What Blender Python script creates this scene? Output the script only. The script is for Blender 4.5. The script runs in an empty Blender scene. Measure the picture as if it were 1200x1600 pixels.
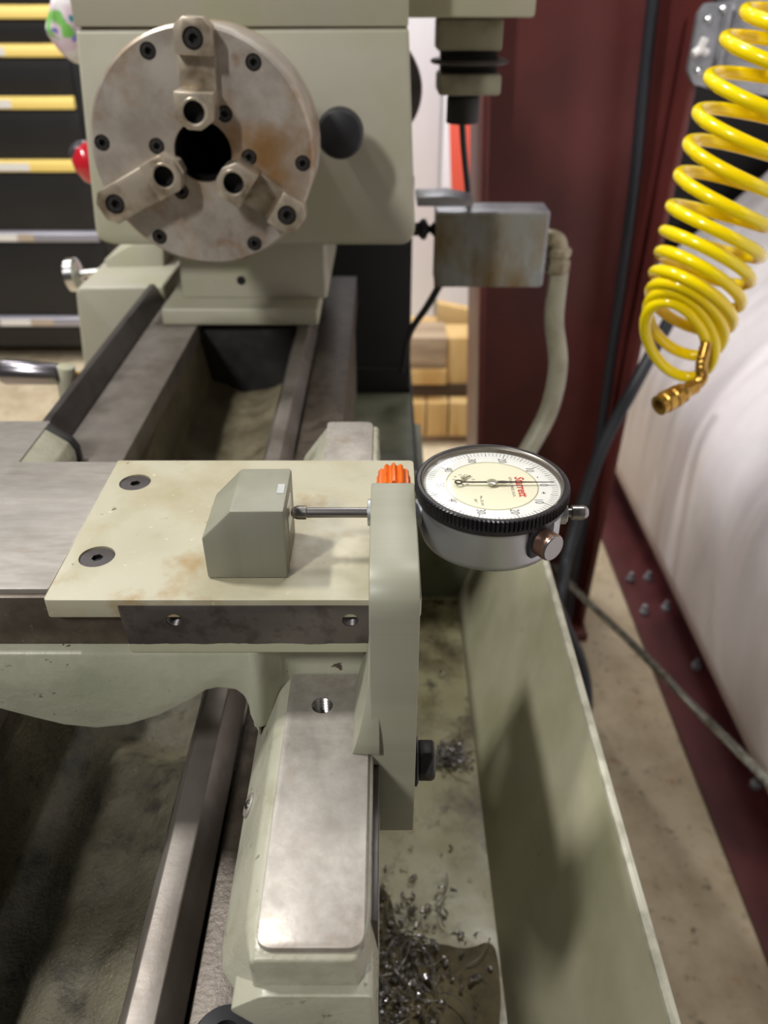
import bpy, bmesh, math, random
from mathutils import Vector, Matrix, noise
random.seed(7)
S = bpy.context.scene
COL = S.collection

# ------------------------------------------------------------------ camera
# metres; the camera stands at the origin 1.2 m above the shop floor, +Y runs along the lathe towards the headstock
F = 1270.0
TH = math.atan(822 / F)
cT, sT = math.cos(TH), math.sin(TH)
cam_d = bpy.data.cameras.new('camera')
cam_d.sensor_fit = 'VERTICAL'
cam_d.sensor_height = 36.0
cam_d.lens = F / 1600 * 36.0
cam_d.clip_start = 0.01
cam_d.clip_end = 60
cam_d.dof.use_dof = True
cam_d.dof.focus_distance = 0.285
cam_d.dof.aperture_fstop = 13
cam = bpy.data.objects.new('camera', cam_d)
cam.rotation_euler = (math.pi / 2 - TH, 0, 0)
COL.objects.link(cam)
S.camera = cam

# ------------------------------------------------------------------ light
W = bpy.data.worlds.new('world')
S.world = W
W.use_nodes = True
W.node_tree.nodes['Background'].inputs[0].default_value = (1.0, 0.97, 0.93, 1)
W.node_tree.nodes['Background'].inputs[1].default_value = 0.075

def area(name, loc, target, sx, sy, power, col=(1, 0.985, 0.96)):
    l = bpy.data.lights.new(name, 'AREA')
    l.shape = 'RECTANGLE'
    l.size, l.size_y, l.energy, l.color = sx, sy, power, col
    o = bpy.data.objects.new(name, l)
    o.location = loc
    d = Vector(target) - Vector(loc)
    o.rotation_euler = d.to_track_quat('-Z', 'Y').to_euler()
    COL.objects.link(o)
    return o
# ceiling LED fixtures of the shop, 2.9 m above the floor, plus an added far fill
area('ceiling_light_left', (-1.05, 0.58, 1.75), (-0.05, 0.35, -0.2), 0.24, 0.10, 36)
area('ceiling_light_behind', (-1.25, -1.35, 1.75), (-0.05, 0.4, -0.2), 0.14, 0.4, 44)
area('ceiling_light_right', (0.6, 1.3, 1.75), (0.0, 0.4, -0.3), 0.6, 0.12, 12)
area('ceiling_light_ahead', (-0.1, 1.75, 1.75), (-0.05, 0.5, -0.3), 1.2, 0.3, 3.5)
area('ceiling_light_mid', (0.5, 3.15, 1.75), (0.5, 3.15, 0), 1.3, 0.5, 14)
area('added_far_fill', (0.35, 2.55, 1.75), (0.35, 3.3, -0.3), 1.2, 0.2, 50)  # unseen lamp added to brighten the far white wall and panel
area('ceiling_light_cabinet', (-1.8, 2.1, 1.75), (-1.8, 2.4, -0.6), 1.2, 0.25, 16)
S.view_settings.view_transform = 'Standard'
S.view_settings.look = 'None'
S.view_settings.exposure = 0.1
S.view_settings.gamma = 1.0
S.view_settings.use_curve_mapping = False

# ------------------------------------------------------------------ measuring helpers
def ray(px, py):
    v = (800 - py) / F
    return Vector(((px - 600) / F, cT + v * sT, -sT + v * cT))
def uY(px, py, y):
    r = ray(px, py); return r * (y / r.y)
def uZ(px, py, z):
    r = ray(px, py); return r * (z / r.z)
def xz(px, py, y):
    p = uY(px, py, y); return (p.x, p.z)

# ------------------------------------------------------------------ materials
def lin(c):
    return tuple((x / 255 / 12.92 if x / 255 <= 0.04045 else ((x / 255 + 0.055) / 1.055) ** 2.4) for x in c) + (1,)

def M(name, col, rough=0.5, metal=0.0, layers=(), bump=None, spec=0.5, coat=0, rough_var=None, stretch=None, bands=None, emit=None):
    """layers: (sRGB colour, noise scale, low, high, detail); bump: (scale, strength, distance)"""
    m = bpy.data.materials.new(name)
    m.use_nodes = True
    nt = m.node_tree
    b = nt.nodes['Principled BSDF']
    b.inputs['Base Color'].default_value = lin(col)
    b.inputs['Roughness'].default_value = rough
    b.inputs['Metallic'].default_value = metal
    b.inputs['Specular IOR Level'].default_value = spec
    b.inputs['Coat Weight'].default_value = coat
    tc = nt.nodes.new('ShaderNodeTexCoord')
    vec = tc.outputs['Object']
    if stretch:
        mp = nt.nodes.new('ShaderNodeMapping')
        mp.inputs['Scale'].default_value = stretch
        nt.links.new(vec, mp.inputs[0]); vec = mp.outputs[0]
    cur = None
    def nz(scale, detail=5, w=0.0, v=None):
        n = nt.nodes.new('ShaderNodeTexNoise')
        n.noise_dimensions = '4D'
        n.inputs['W'].default_value = w
        n.inputs['Scale'].default_value = scale
        n.inputs['Detail'].default_value = detail
        n.inputs['Roughness'].default_value = 0.6
        nt.links.new(v or vec, n.inputs['Vector'])
        return n.outputs['Fac']
    for i, L in enumerate(layers):
        c2, sc, lo, hi = L[:4]
        det = L[4] if len(L) > 4 else 5
        v = tc.outputs['Object'] if len(L) > 5 and L[5] == 'raw' else None
        mr = nt.nodes.new('ShaderNodeMapRange')
        mr.inputs['From Min'].default_value = lo
        mr.inputs['From Max'].default_value = hi
        nt.links.new(nz(sc, det, i * 3.7, v), mr.inputs['Value'])
        mx = nt.nodes.new('ShaderNodeMix'); mx.data_type = 'RGBA'
        nt.links.new(mr.outputs[0], mx.inputs['Factor'])
        if cur is None: mx.inputs[6].default_value = lin(col)
        else: nt.links.new(cur, mx.inputs[6])
        mx.inputs[7].default_value = lin(c2)
        cur = mx.outputs[2]
    if bands:      # (axis, position, colour, wobble): paint left below a ragged edge
        ax, pos, c2, wob = bands
        sp = nt.nodes.new('ShaderNodeSeparateXYZ')
        nt.links.new(tc.outputs['Object'], sp.inputs[0])
        ma = nt.nodes.new('ShaderNodeMath'); ma.operation = 'MULTIPLY_ADD'
        nt.links.new(nz(90, 6, 9.0), ma.inputs[0]); ma.inputs[1].default_value = wob
        nt.links.new(sp.outputs[ax], ma.inputs[2])
        lt = nt.nodes.new('ShaderNodeMath'); lt.operation = 'LESS_THAN'
        nt.links.new(ma.outputs[0], lt.inputs[0]); lt.inputs[1].default_value = pos + wob * 0.5
        mx = nt.nodes.new('ShaderNodeMix'); mx.data_type = 'RGBA'
        nt.links.new(lt.outputs[0], mx.inputs['Factor'])
        if cur is None: mx.inputs[6].default_value = lin(col)
        else: nt.links.new(cur, mx.inputs[6])
        mx.inputs[7].default_value = lin(c2)
        cur = mx.outputs[2]
        inv = nt.nodes.new('ShaderNodeMath'); inv.operation = 'MULTIPLY_ADD'
        nt.links.new(lt.outputs[0], inv.inputs[0]); inv.inputs[1].default_value = -metal; inv.inputs[2].default_value = metal
        nt.links.new(inv.outputs[0], b.inputs['Metallic'])
    if cur is not None: nt.links.new(cur, b.inputs['Base Color'])
    if rough_var:
        sc, lo, hi = rough_var
        mr = nt.nodes.new('ShaderNodeMapRange')
        mr.inputs['From Min'].default_value = 0.35; mr.inputs['From Max'].default_value = 0.65
        mr.inputs['To Min'].default_value = lo; mr.inputs['To Max'].default_value = hi
        nt.links.new(nz(sc, 4, 5.5), mr.inputs['Value'])
        nt.links.new(mr.outputs[0], b.inputs['Roughness'])
    if bump:
        bp = nt.nodes.new('ShaderNodeBump')
        bp.inputs['Strength'].default_value = bump[1]
        bp.inputs['Distance'].default_value = bump[2]
        nt.links.new(nz(bump[0], 6, 2.2), bp.inputs['Height'])
        nt.links.new(bp.outputs[0], b.inputs['Normal'])
    if emit:
        b.inputs['Emission Color'].default_value = lin(emit[0]); b.inputs['Emission Strength'].default_value = emit[1]
    return m

GREEN = (176, 172, 156)
MT = dict(
    slide_paint=M('slide_paint', (174, 169, 147), 0.38, 0, [((160, 150, 120), 28, 0.48, 0.68), ((150, 122, 76), 42, 0.57, 0.74), ((104, 88, 60), 150, 0.675, 0.72), ((196, 194, 170), 260, 0.64, 0.7)], bump=(140, 0.12, 0.001), rough_var=(60, 0.3, 0.5)),
    paint=M('machine_paint', GREEN, 0.36, 0, [((168, 168, 140), 14, 0.45, 0.7), ((140, 126, 96), 60, 0.68, 0.8)], bump=(120, 0.15, 0.001), rough_var=(40, 0.38, 0.55)),
    saddle_paint=M('saddle_paint', (176, 176, 156), 0.34, 0, [((160, 162, 140), 30, 0.45, 0.68), ((88, 74, 63), 34, 0.595, 0.625, 8), ((80, 68, 58), 130, 0.635, 0.66, 8)], bump=(190, 0.35, 0.001), rough_var=(50, 0.25, 0.45)),
    wing_paint=M('wing_paint', (166, 164, 146), 0.32, 0, [((144, 142, 120), 50, 0.50, 0.7), ((84, 76, 58), 160, 0.62, 0.70)], bump=(420, 0.4, 0.0006), rough_var=(60, 0.2, 0.42)),
    tray_paint=M('tray_paint', (194, 187, 146), 0.4, 0, [((172, 165, 126), 12, 0.42, 0.62), ((104, 92, 64), 22, 0.48, 0.68), ((66, 56, 40), 46, 0.57, 0.70), ((150, 112, 52), 40, 0.64, 0.72)], bump=(140, 0.2, 0.001), rough_var=(30, 0.25, 0.5)),
    pan_paint=M('pan_paint', (118, 120, 100), 0.45, 0, [((80, 80, 64), 8, 0.42, 0.6)], bump=(60, 0.2, 0.001)),
    tray_side=M('tray_side_paint', (176, 172, 146), 0.36, 0, [((152, 150, 120), 10, 0.42, 0.65), ((108, 98, 72), 40, 0.68, 0.76)], bump=(90, 0.15, 0.001)),
    tray_lip=M('tray_lip_worn', (190, 188, 170), 0.35, 0.2, [((160, 158, 140), 60, 0.45, 0.6)], bump=(200, 0.2, 0.001)),
    bright_steel=M('bright_steel', (160, 154, 147), 0.36, 0.5, [((142, 135, 126), 26, 0.38, 0.68), ((170, 165, 158), 260, 0.35, 0.8, 3), ((138, 120, 98), 40, 0.60, 0.8)], stretch=(0.3, 1, 1), bump=(900, 0.10, 0.0004), rough_var=(60, 0.34, 0.54)),
    pad_steel=M('pad_steel', (164, 158, 150), 0.36, 0.45, [((144, 136, 127), 20, 0.38, 0.66), ((176, 170, 163), 300, 0.38, 0.8, 6), ((144, 124, 98), 26, 0.56, 0.8)], bump=(700, 0.14, 0.0004), rough_var=(85, 0.36, 0.58)),
    way_steel=M('way_steel', (136, 129, 122), 0.42, 0.55, [((114, 106, 98), 24, 0.44, 0.64), ((96, 82, 70), 60, 0.64, 0.8)], bump=(500, 0.12, 0.0005), rough_var=(40, 0.38, 0.55)),
    oily_flat=M('oily_way_flat', (88, 79, 70), 0.4, 0.4, [((66, 58, 50), 90, 0.45, 0.6), ((170, 160, 148), 900, 0.7, 0.74, 2)], bump=(380, 0.4, 0.0006)),
    dark_steel=M('dark_steel', (96, 92, 92), 0.4, 0.7, [((80, 74, 72), 40, 0.45, 0.65)], bump=(500, 0.1, 0.0004)),
    slide_face=M('slide_face', (112, 106, 102), 0.42, 0.75, [((96, 88, 84), 120, 0.5, 0.62), ((130, 124, 120), 600, 0.62, 0.7)], bump=(500, 0.1, 0.0004), bands=(2, 0.0042, (186, 186, 158), 0.0022)),
    dovetail=M('dovetail_steel', (128, 118, 108), 0.4, 0.75, [((100, 88, 78), 40, 0.42, 0.62), ((150, 142, 132), 300, 0.6, 0.7)], bump=(500, 0.12, 0.0004), rough_var=(50, 0.3, 0.48)),
    chuck=M('chuck_steel', (190, 182, 172), 0.40, 0.45, [((160, 150, 140), 26, 0.40, 0.6), ((150, 116, 76), 15, 0.50, 0.68), ((132, 92, 48), 26, 0.58, 0.74)], bump=(300, 0.1, 0.0004), rough_var=(36, 0.34, 0.5)),
    jaw=M('jaw_steel', (184, 172, 154), 0.34, 0.5, [((130, 114, 94), 50, 0.45, 0.65)], bump=(300, 0.12, 0.0004)),
    black_oxide=M('black_oxide', (52, 50, 50), 0.42, 0.4, [((76, 72, 70), 300, 0.5, 0.7)]),
    dark_hole=M('dark_bore', (14, 13, 12), 0.6),  # near-black colour puts the shade into holes, sockets and their bottoms
    bore=M('chuck_bore', (30, 28, 26), 0.5, 0.3),
    trough=M('oily_casting', (98, 93, 74), 0.36, 0, [((70, 65, 50), 22, 0.38, 0.6), ((44, 39, 31), 70, 0.52, 0.68), ((150, 142, 122), 800, 0.66, 0.72, 3)], bump=(520, 1.0, 0.0012), rough_var=(120, 0.25, 0.55)),
    far_trough=M('oily_pan', (112, 105, 84), 0.38, 0, [((84, 77, 60), 16, 0.42, 0.6), ((72, 64, 48), 40, 0.55, 0.7)], bump=(160, 0.3, 0.001)),
    rubber=M('black_rubber', (30, 30, 32), 0.5, 0, [((44, 42, 42), 40, 0.45, 0.6)], bump=(150, 0.2, 0.001)),
    knob_black=M('black_plastic', (26, 26, 30), 0.5),
    matte_black=M('matte_black', (14, 14, 15), 0.6),
    print_green=M('printed_plastic', (146, 145, 128), 0.4, 0, [((139, 138, 121), 60, 0.45, 0.6)], stretch=(0.02, 1, 1), bump=(2600, 0.10, 0.0003)),
    print_block=M('printed_block', (140, 139, 123), 0.45, 0, [((133, 132, 116), 60, 0.45, 0.6)], stretch=(1, 1, 0.05), bump=(2400, 0.06, 0.0003)),
    orange=M('orange_plastic', (224, 104, 22), 0.28, 0, [((190, 76, 10), 300, 0.5, 0.7)], coat=0.3),
    chrome=M('chrome', (206, 206, 206), 0.2, 1.0),
    satin=M('satin_chrome', (188, 190, 192), 0.4, 0.85, bump=(3000, 0.05, 0.0002)),
    knurl=M('knurled_steel', (150, 146, 142), 0.32, 0.9),
    copper_knurl=M('worn_knurl', (150, 118, 102), 0.32, 0.85),
    spindle=M('spindle_steel', (140, 136, 134), 0.3, 0.95),
    bezel=M('bezel_black', (44, 42, 44), 0.34, 0.35, [((70, 64, 62), 500, 0.55, 0.7)]),
    bezel_rim=M('bezel_rim', (120, 114, 106), 0.34, 0.7),
    dial_white=M('dial_white', (244, 243, 238), 0.5),
    dial_cream=M('dial_cream', (242, 238, 212), 0.5),
    ink=M('dial_ink', (40, 38, 36), 0.6),
    ink_grey=M('dial_ink_grey', (120, 116, 104), 0.6),
    ink_olive=M('dial_ink_olive', (176, 170, 124), 0.6),
    red_ink=M('red_ink', (206, 44, 30), 0.5),
    hand=M('hand_grey', (70, 66, 60), 0.4, 0.4),
    silver_paint=M('hand_pivot', (200, 196, 186), 0.25, 0.9),
    maroon=M('maroon_primer', (104, 48, 45), 0.42, 0, [((90, 42, 39), 6, 0.42, 0.65), ((150, 92, 86), 160, 0.72, 0.76)], bump=(60, 0.08, 0.001)),
    maroon_floor=M('maroon_channel', (98, 46, 48), 0.4, 0, [((80, 36, 38), 8, 0.42, 0.62), ((166, 120, 110), 120, 0.7, 0.75)]),
    concrete=M('concrete', (216, 200, 170), 0.75, 0, [((190, 172, 142), 9, 0.42, 0.6), ((214, 198, 168), 16, 0.5, 0.7), ((176, 122, 72), 24, 0.62, 0.74), ((120, 106, 88), 40, 0.58, 0.70)], bump=(90, 0.25, 0.004)),
    sheet=M('white_plastic_sheet', (240, 234, 236), 0.4, 0, [((226, 220, 226), 2.2, 0.45, 0.65), ((228, 212, 192), 3.0, 0.6, 0.8)], stretch=(1, 1, 0.25), bump=(9, 0.35, 0.03)),
    wall_white=M('white_wall', (238, 236, 242), 0.6, 0, [((220, 218, 226), 1.5, 0.45, 0.65)], stretch=(1, 1, 0.2)),
    void=M('insulation_and_gap_shade', (18, 17, 18), 0.6, 0, [((34, 32, 34), 4, 0.5, 0.7)]),  # near-black for dark insulation and for shade painted into the wall gap
    yellow=M('yellow_hose', (255, 228, 0), 0.2, 0, [((252, 218, 0), 20, 0.45, 0.6)], coat=0.4),
    brass=M('brass', (190, 150, 74), 0.3, 0.9, [((150, 112, 50), 120, 0.45, 0.65)]),
    galv=M('galvanised', (168, 170, 176), 0.42, 0.6, [((148, 150, 156), 30, 0.45, 0.6)], bump=(100, 0.1, 0.001)),
    jbox=M('stained_box', (146, 150, 146), 0.4, 0.1, [((126, 128, 122), 12, 0.42, 0.6), ((118, 98, 60), 16, 0.44, 0.58), ((94, 76, 42), 30, 0.55, 0.70)], stretch=(1, 1, 0.45), bump=(60, 0.1, 0.001)),
    conduit=M('conduit_grey', (150, 146, 126), 0.45, 0, [((128, 122, 102), 30, 0.45, 0.65)]),
    fitting=M('conduit_fitting', (150, 140, 116), 0.4, 0.4, [((120, 108, 82), 40, 0.45, 0.65)]),
    switch=M('switch_block', (142, 140, 122), 0.5, 0.1, [((116, 112, 92), 30, 0.45, 0.65)]),
    cable=M('black_cable', (36, 38, 44), 0.45),
    rope=M('steel_rope', (150, 148, 138), 0.4, 0.5, [((108, 104, 92), 60, 0.4, 0.6)]),
    wood=M('pine', (206, 174, 118), 0.6, 0, [((188, 148, 88), 9, 0.45, 0.62), ((180, 124, 62), 30, 0.62, 0.76)], stretch=(1, 1, 0.15)),
    wood_grey=M('weathered_pine', (172, 150, 124), 0.65, 0, [((138, 116, 94), 20, 0.45, 0.62)], stretch=(0.15, 1, 1)),
    wood_dark=M('dark_gap_board', (72, 56, 38), 0.7),
    coral=M('coral_plastic', (250, 104, 84), 0.4),
    cab_black=M('cabinet_black', (24, 24, 26), 0.45, 0, [((30, 30, 33), 3, 0.4, 0.6)]),
    yellow_lit=M('yellow_lit_trim', (244, 214, 120), 0.4, 0.1),  # aluminium like the silver pulls, the yellow light on it put into the colour
    silver_trim=M('silver_trim', (190, 188, 200), 0.3, 0.7),
    tag_white=M('white_tag', (246, 244, 240), 0.5),
    tag_tan=M('tan_tag', (196, 180, 160), 0.5),
    red_plastic=M('red_plastic', (196, 28, 44), 0.2, 0, coat=0.6),
    grip_grey=M('grey_cap', (90, 86, 92), 0.3, 0.5),
    crank=M('dark_chrome', (150, 146, 152), 0.22, 1.0),
    cloth=M('floral_cloth', (232, 228, 230), 0.7, 0, [((222, 200, 214), 22, 0.55, 0.60, 2), ((60, 140, 160), 90, 0.62, 0.65, 1), ((130, 130, 204), 60, 0.64, 0.67, 1), ((120, 190, 90), 34, 0.64, 0.68, 1)]),
    oil=M('dirty_oil_and_shade', (134, 122, 90), 0.55, 0, [((92, 82, 58), 30, 0.42, 0.6), ((56, 48, 35), 90, 0.52, 0.66)], bump=(120, 0.3, 0.001), spec=0.15),
    chip=M('steel_chip', (206, 202, 202), 0.25, 0.8),
    magnet=M('magnet', (206, 208, 206), 0.3, 0.9),
)
def glass_mat():
    m = bpy.data.materials.new('crystal')
    m.use_nodes = True
    nt = m.node_tree
    nt.nodes.remove(nt.nodes['Principled BSDF'])
    t = nt.nodes.new('ShaderNodeBsdfTransparent'); g = nt.nodes.new('ShaderNodeBsdfGlossy')
    g.inputs['Roughness'].default_value = 0.06
    fr = nt.nodes.new('ShaderNodeFresnel'); fr.inputs['IOR'].default_value = 1.45
    mx = nt.nodes.new('ShaderNodeMixShader')
    nt.links.new(fr.outputs[0], mx.inputs[0]); nt.links.new(t.outputs[0], mx.inputs[1]); nt.links.new(g.outputs[0], mx.inputs[2])
    nt.links.new(mx.outputs[0], nt.nodes['Material Output'].inputs[0])
    return m
MT['crystal'] = glass_mat()

# ------------------------------------------------------------------ mesh helpers
WM = {}
def place(o, parent, world):
    if parent is not None:
        o.parent = parent
        o.matrix_local = WM[parent.name].inverted() @ world
    else:
        o.matrix_local = world
    WM[o.name] = world

def thing(name, label, cat, loc=(0, 0, 0), group=None):
    o = bpy.data.objects.new(name, None)
    o.empty_display_size = 0.02
    COL.objects.link(o)
    place(o, None, Matrix.Translation(Vector(loc)))
    tag(o, label, cat, group)
    return o
def tag(o, label=None, cat=None, group=None, kind=None):
    if label: o['label'] = label
    if cat: o['category'] = cat
    if group: o['group'] = group
    if kind: o['kind'] = kind
    return o

class MB:
    def __init__(s): s.v = []; s.f = []
    def add(s, vs, fs):
        n = len(s.v); s.v += [tuple(v) for v in vs]; s.f += [tuple(i + n for i in f) for f in fs]; return s
    def box(s, x0, x1, y0, y1, z0, z1):
        return s.add([(x, y, z) for z in (z0, z1) for y in (y0, y1) for x in (x0, x1)],
                     [(0, 2, 3, 1), (4, 5, 7, 6), (0, 1, 5, 4), (2, 6, 7, 3), (0, 4, 6, 2), (1, 3, 7, 5)])
    def prism(s, pts, axis, a0, a1):
        """pts in the two other axes (x,z for axis y; y,z for axis x; x,y for axis z)"""
        def P(p, a): return (a, p[0], p[1]) if axis == 'x' else (p[0], a, p[1]) if axis == 'y' else (p[0], p[1], a)
        n = len(pts)
        return s.add([P(p, a0) for p in pts] + [P(p, a1) for p in pts],
                     [tuple(range(n)), tuple(range(2 * n - 1, n - 1, -1))] + [(i, i + n, (i + 1) % n + n, (i + 1) % n) for i in range(n)])
    def loft(s, secs, caps=True):
        n = len(secs[0]); vs = [p for q in secs for p in q]; fs = []
        for k in range(len(secs) - 1):
            for i in range(n):
                j = (i + 1) % n
                fs.append((k * n + i, (k + 1) * n + i, (k + 1) * n + j, k * n + j))
        if caps: fs += [tuple(range(n)), tuple(range(len(vs) - 1, len(vs) - n - 1, -1))]
        return s.add(vs, fs)
    def lathe(s, prof, mat=Matrix(), seg=32, caps=True):
        """prof: (r, h) along local +Z"""
        secs = [[mat @ Vector((r * math.cos(2 * math.pi * i / seg), r * math.sin(2 * math.pi * i / seg), h)) for i in range(seg)] for r, h in prof]
        return s.loft(secs, caps)
    def tube(s, path, r, seg=10, caps=True, closed=False):
        path = [Vector(p) for p in path]; n = len(path)
        rs = r if isinstance(r, (list, tuple)) else [r] * n
        t0 = (path[1] - path[0]).normalized()
        up = Vector((0, 0, 1)) if abs(t0.z) < 0.9 else Vector((1, 0, 0))
        nrm = t0.cross(up).normalized(); secs = []
        for i, p in enumerate(path):
            t = (path[min(i + 1, n - 1)] - path[max(i - 1, 0)]).normalized()
            nrm = (nrm - t * nrm.dot(t)).normalized(); b = t.cross(nrm)
            secs.append([p + (nrm * math.cos(2 * math.pi * k / seg) + b * math.sin(2 * math.pi * k / seg)) * rs[i] for k in range(seg)])
        return s.loft(secs, caps)
    def grid(s, fn, nu, nv):
        vs = [fn(i / nu, j / nv) for j in range(nv + 1) for i in range(nu + 1)]
        return s.add(vs, [(j * (nu + 1) + i, j * (nu + 1) + i + 1, (j + 1) * (nu + 1) + i + 1, (j + 1) * (nu + 1) + i) for j in range(nv) for i in range(nu)])
    def build(s, name, mat, parent=None, bevel=0, segs=2, sharp=35, local=None, ang=25, kind=None, label=None):
        """world-space vertices unless local (a world matrix for local-space vertices) is given"""
        W_ = local if local is not None else (WM[parent.name] if parent is not None else Matrix())
        inv = Matrix() if local is not None else W_.inverted()
        me = bpy.data.meshes.new(name)
        me.from_pydata([tuple(inv @ Vector(v)) for v in s.v], [], s.f)
        bm = bmesh.new(); bm.from_mesh(me)
        bmesh.ops.remove_doubles(bm, verts=bm.verts, dist=1e-7)
        bmesh.ops.recalc_face_normals(bm, faces=bm.faces)
        if bevel:
            es = [e for e in bm.edges if len(e.link_faces) == 2 and e.calc_face_angle(0) > math.radians(ang)]
            bmesh.ops.bevel(bm, geom=es, offset=bevel, segments=segs, affect='EDGES', profile=0.5, clamp_overlap=True)
        bm.to_mesh(me); bm.free()
        me.polygons.foreach_set('use_smooth', [True] * len(me.polygons))
        me.set_sharp_from_angle(angle=math.radians(sharp))
        me.materials.append(MT[mat] if isinstance(mat, str) else mat)
        o = bpy.data.objects.new(name, me)
        COL.objects.link(o)
        place(o, parent, W_)
        if kind: o['kind'] = kind
        if label: o['label'] = label
        return o

def inst(src, name, parent, world, label=None):
    o = bpy.data.objects.new(name, src.data)
    COL.objects.link(o)
    place(o, parent, world)
    if label: o['label'] = label
    return o

def aim(loc, d, roll=0.0):
    return Matrix.Translation(Vector(loc)) @ Vector(d).to_track_quat('Z', 'Y').to_matrix().to_4x4() @ Matrix.Rotation(roll, 4, 'Z')

def cut(o, cutters):
    """subtract meshes (MB, world space) from an object and keep the result as its mesh"""
    tmp = []
    for c in cutters:
        t = c.build('cutter', 'dark_hole')
        tmp.append(t)
        md = o.modifiers.new('b', 'BOOLEAN'); md.operation = 'DIFFERENCE'; md.solver = 'EXACT'; md.object = t
    bpy.context.view_layer.update()
    dg = bpy.context.evaluated_depsgraph_get()
    me = bpy.data.meshes.new_from_object(o.evaluated_get(dg))
    o.modifiers.clear()
    old = o.data; nm = old.name; o.data = me; bpy.data.meshes.remove(old); me.name = nm
    me.set_sharp_from_angle(angle=math.radians(35))
    while len(me.materials) > 1: me.materials.pop(index=len(me.materials) - 1)
    me.polygons.foreach_set('material_index', [0] * len(me.polygons))
    for t in tmp:
        m_ = t.data; WM.pop(t.name, None); bpy.data.objects.remove(t); bpy.data.meshes.remove(m_)

def cyl(loc, d, r, h, seg=28):
    return MB().lathe([(r, 0), (r, h)], aim(loc, d), seg)

def socket_head(r, h, hexr, depth, ch=None, cone=0):
    """cap screw head, axis +Z, top at z=0"""
    ch = ch or r * 0.12
    n = 24; m = MB()
    def circ(q, z): return [Vector((q * math.cos(2 * math.pi * i / n), q * math.sin(2 * math.pi * i / n), z)) for i in range(n)]
    def hx(z):
        out = []
        for i in range(n):
            a = 2 * math.pi * i / n
            q = hexr * math.cos(math.pi / 6) / math.cos((a % (math.pi / 3)) - math.pi / 6)
            out.append(Vector((q * math.cos(a), q * math.sin(a), z)))
        return out
    m.loft([circ(r - cone, -h), circ(r, -ch), circ(r - ch, 0), hx(0), hx(-depth)])
    return m
def dark_socket(o, hexr):
    o.data.materials.append(MT['dark_hole'])
    for f in o.data.polygons:
        c = f.center
        if max(math.hypot(*o.data.vertices[v].co.xy) for v in f.vertices) < hexr * 1.01: f.material_index = 1
    return o

def thread_rings(loc, d, r, pitch, count, mat, parent, name='thread'):
    m = MB(); A = aim(loc, d)
    prof = []
    for k in range(count):
        prof += [(r, -k * pitch), (r - pitch * 0.55, -(k + 0.5) * pitch)]
    prof.append((r, -count * pitch))
    m.lathe(prof, A, 24, caps=False)
    return m.build(name, mat, parent, sharp=20)

def text(s, size, mat, parent, world, name='lettering', shear=0.0, bold=0.0, align='CENTER', sx=1.0):
    cu = bpy.data.curves.new('t', 'FONT')
    cu.body = s; cu.size = size; cu.align_x = align; cu.align_y = 'CENTER'; cu.shear = shear; cu.offset = bold; cu.extrude = 0.00002; cu.resolution_u = 3
    t = bpy.data.objects.new('t', cu); COL.objects.link(t)
    bpy.context.view_layer.update()
    me = bpy.data.meshes.new_from_object(t.evaluated_get(bpy.context.evaluated_depsgraph_get()))
    bpy.data.objects.remove(t); bpy.data.curves.remove(cu)
    me.name = name
    if sx != 1.0:
        for v in me.vertices: v.co.x *= sx
    me.materials.clear(); me.materials.append(MT[mat])
    o = bpy.data.objects.new(name, me); COL.objects.link(o)
    place(o, parent, world)
    return o

def spline(pts, n=12):
    """Catmull-Rom through points"""
    P = [Vector(p) for p in pts]; P = [P[0] * 2 - P[1]] + P + [P[-1] * 2 - P[-2]]
    out = []
    for i in range(1, len(P) - 2):
        for k in range(n):
            t = k / n; a, b, c, d = P[i - 1], P[i], P[i + 1], P[i + 2]
            out.append(0.5 * ((2 * b) + (c - a) * t + (2 * a - 5 * b + 4 * c - d) * t * t + (3 * b - a - 3 * c + d) * t ** 3))
    out.append(P[-2]); return out
def sstep(a, b, x):
    t = min(1, max(0, (x - a) / (b - a))); return t * t * (3 - 2 * t)
def smooth_poly(pts, r, n=5):
    """round the corners of a closed 2-D polygon"""
    out = []; N = len(pts)
    for i in range(N):
        p0, p, p1 = Vector(pts[i - 1]), Vector(pts[i]), Vector(pts[(i + 1) % N])
        rr = r[i] if isinstance(r, (list, tuple)) else r
        a = p + (p0 - p).normalized() * min(rr, (p0 - p).length * 0.49); b = p + (p1 - p).normalized() * min(rr, (p1 - p).length * 0.49)
        if rr <= 0: out.append(tuple(p)); continue
        for k in range(n + 1):
            t = k / n; out.append(tuple((1 - t) ** 2 * a + 2 * t * (1 - t) * p + t * t * b))
    return out

# ================================================================== the setting
FL = -1.2
tag(MB().box(-3.2, 1.6, -1.5, 5.2, FL - 0.1, FL).build('floor', 'concrete'), 'bare stained concrete shop floor', kind='structure')
tag(MB().box(-3.2, 1.6, 4.9, 5.1, FL, 2.3).build('wall_back', 'wall_white'), 'bright white end wall far behind the lathe', kind='structure')
tag(MB().box(1.22, 1.32, -1.5, 4.9, FL, 2.3).build('wall_right', 'void'), 'dark wall cavity behind the white plastic sheeting', kind='structure')

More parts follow.
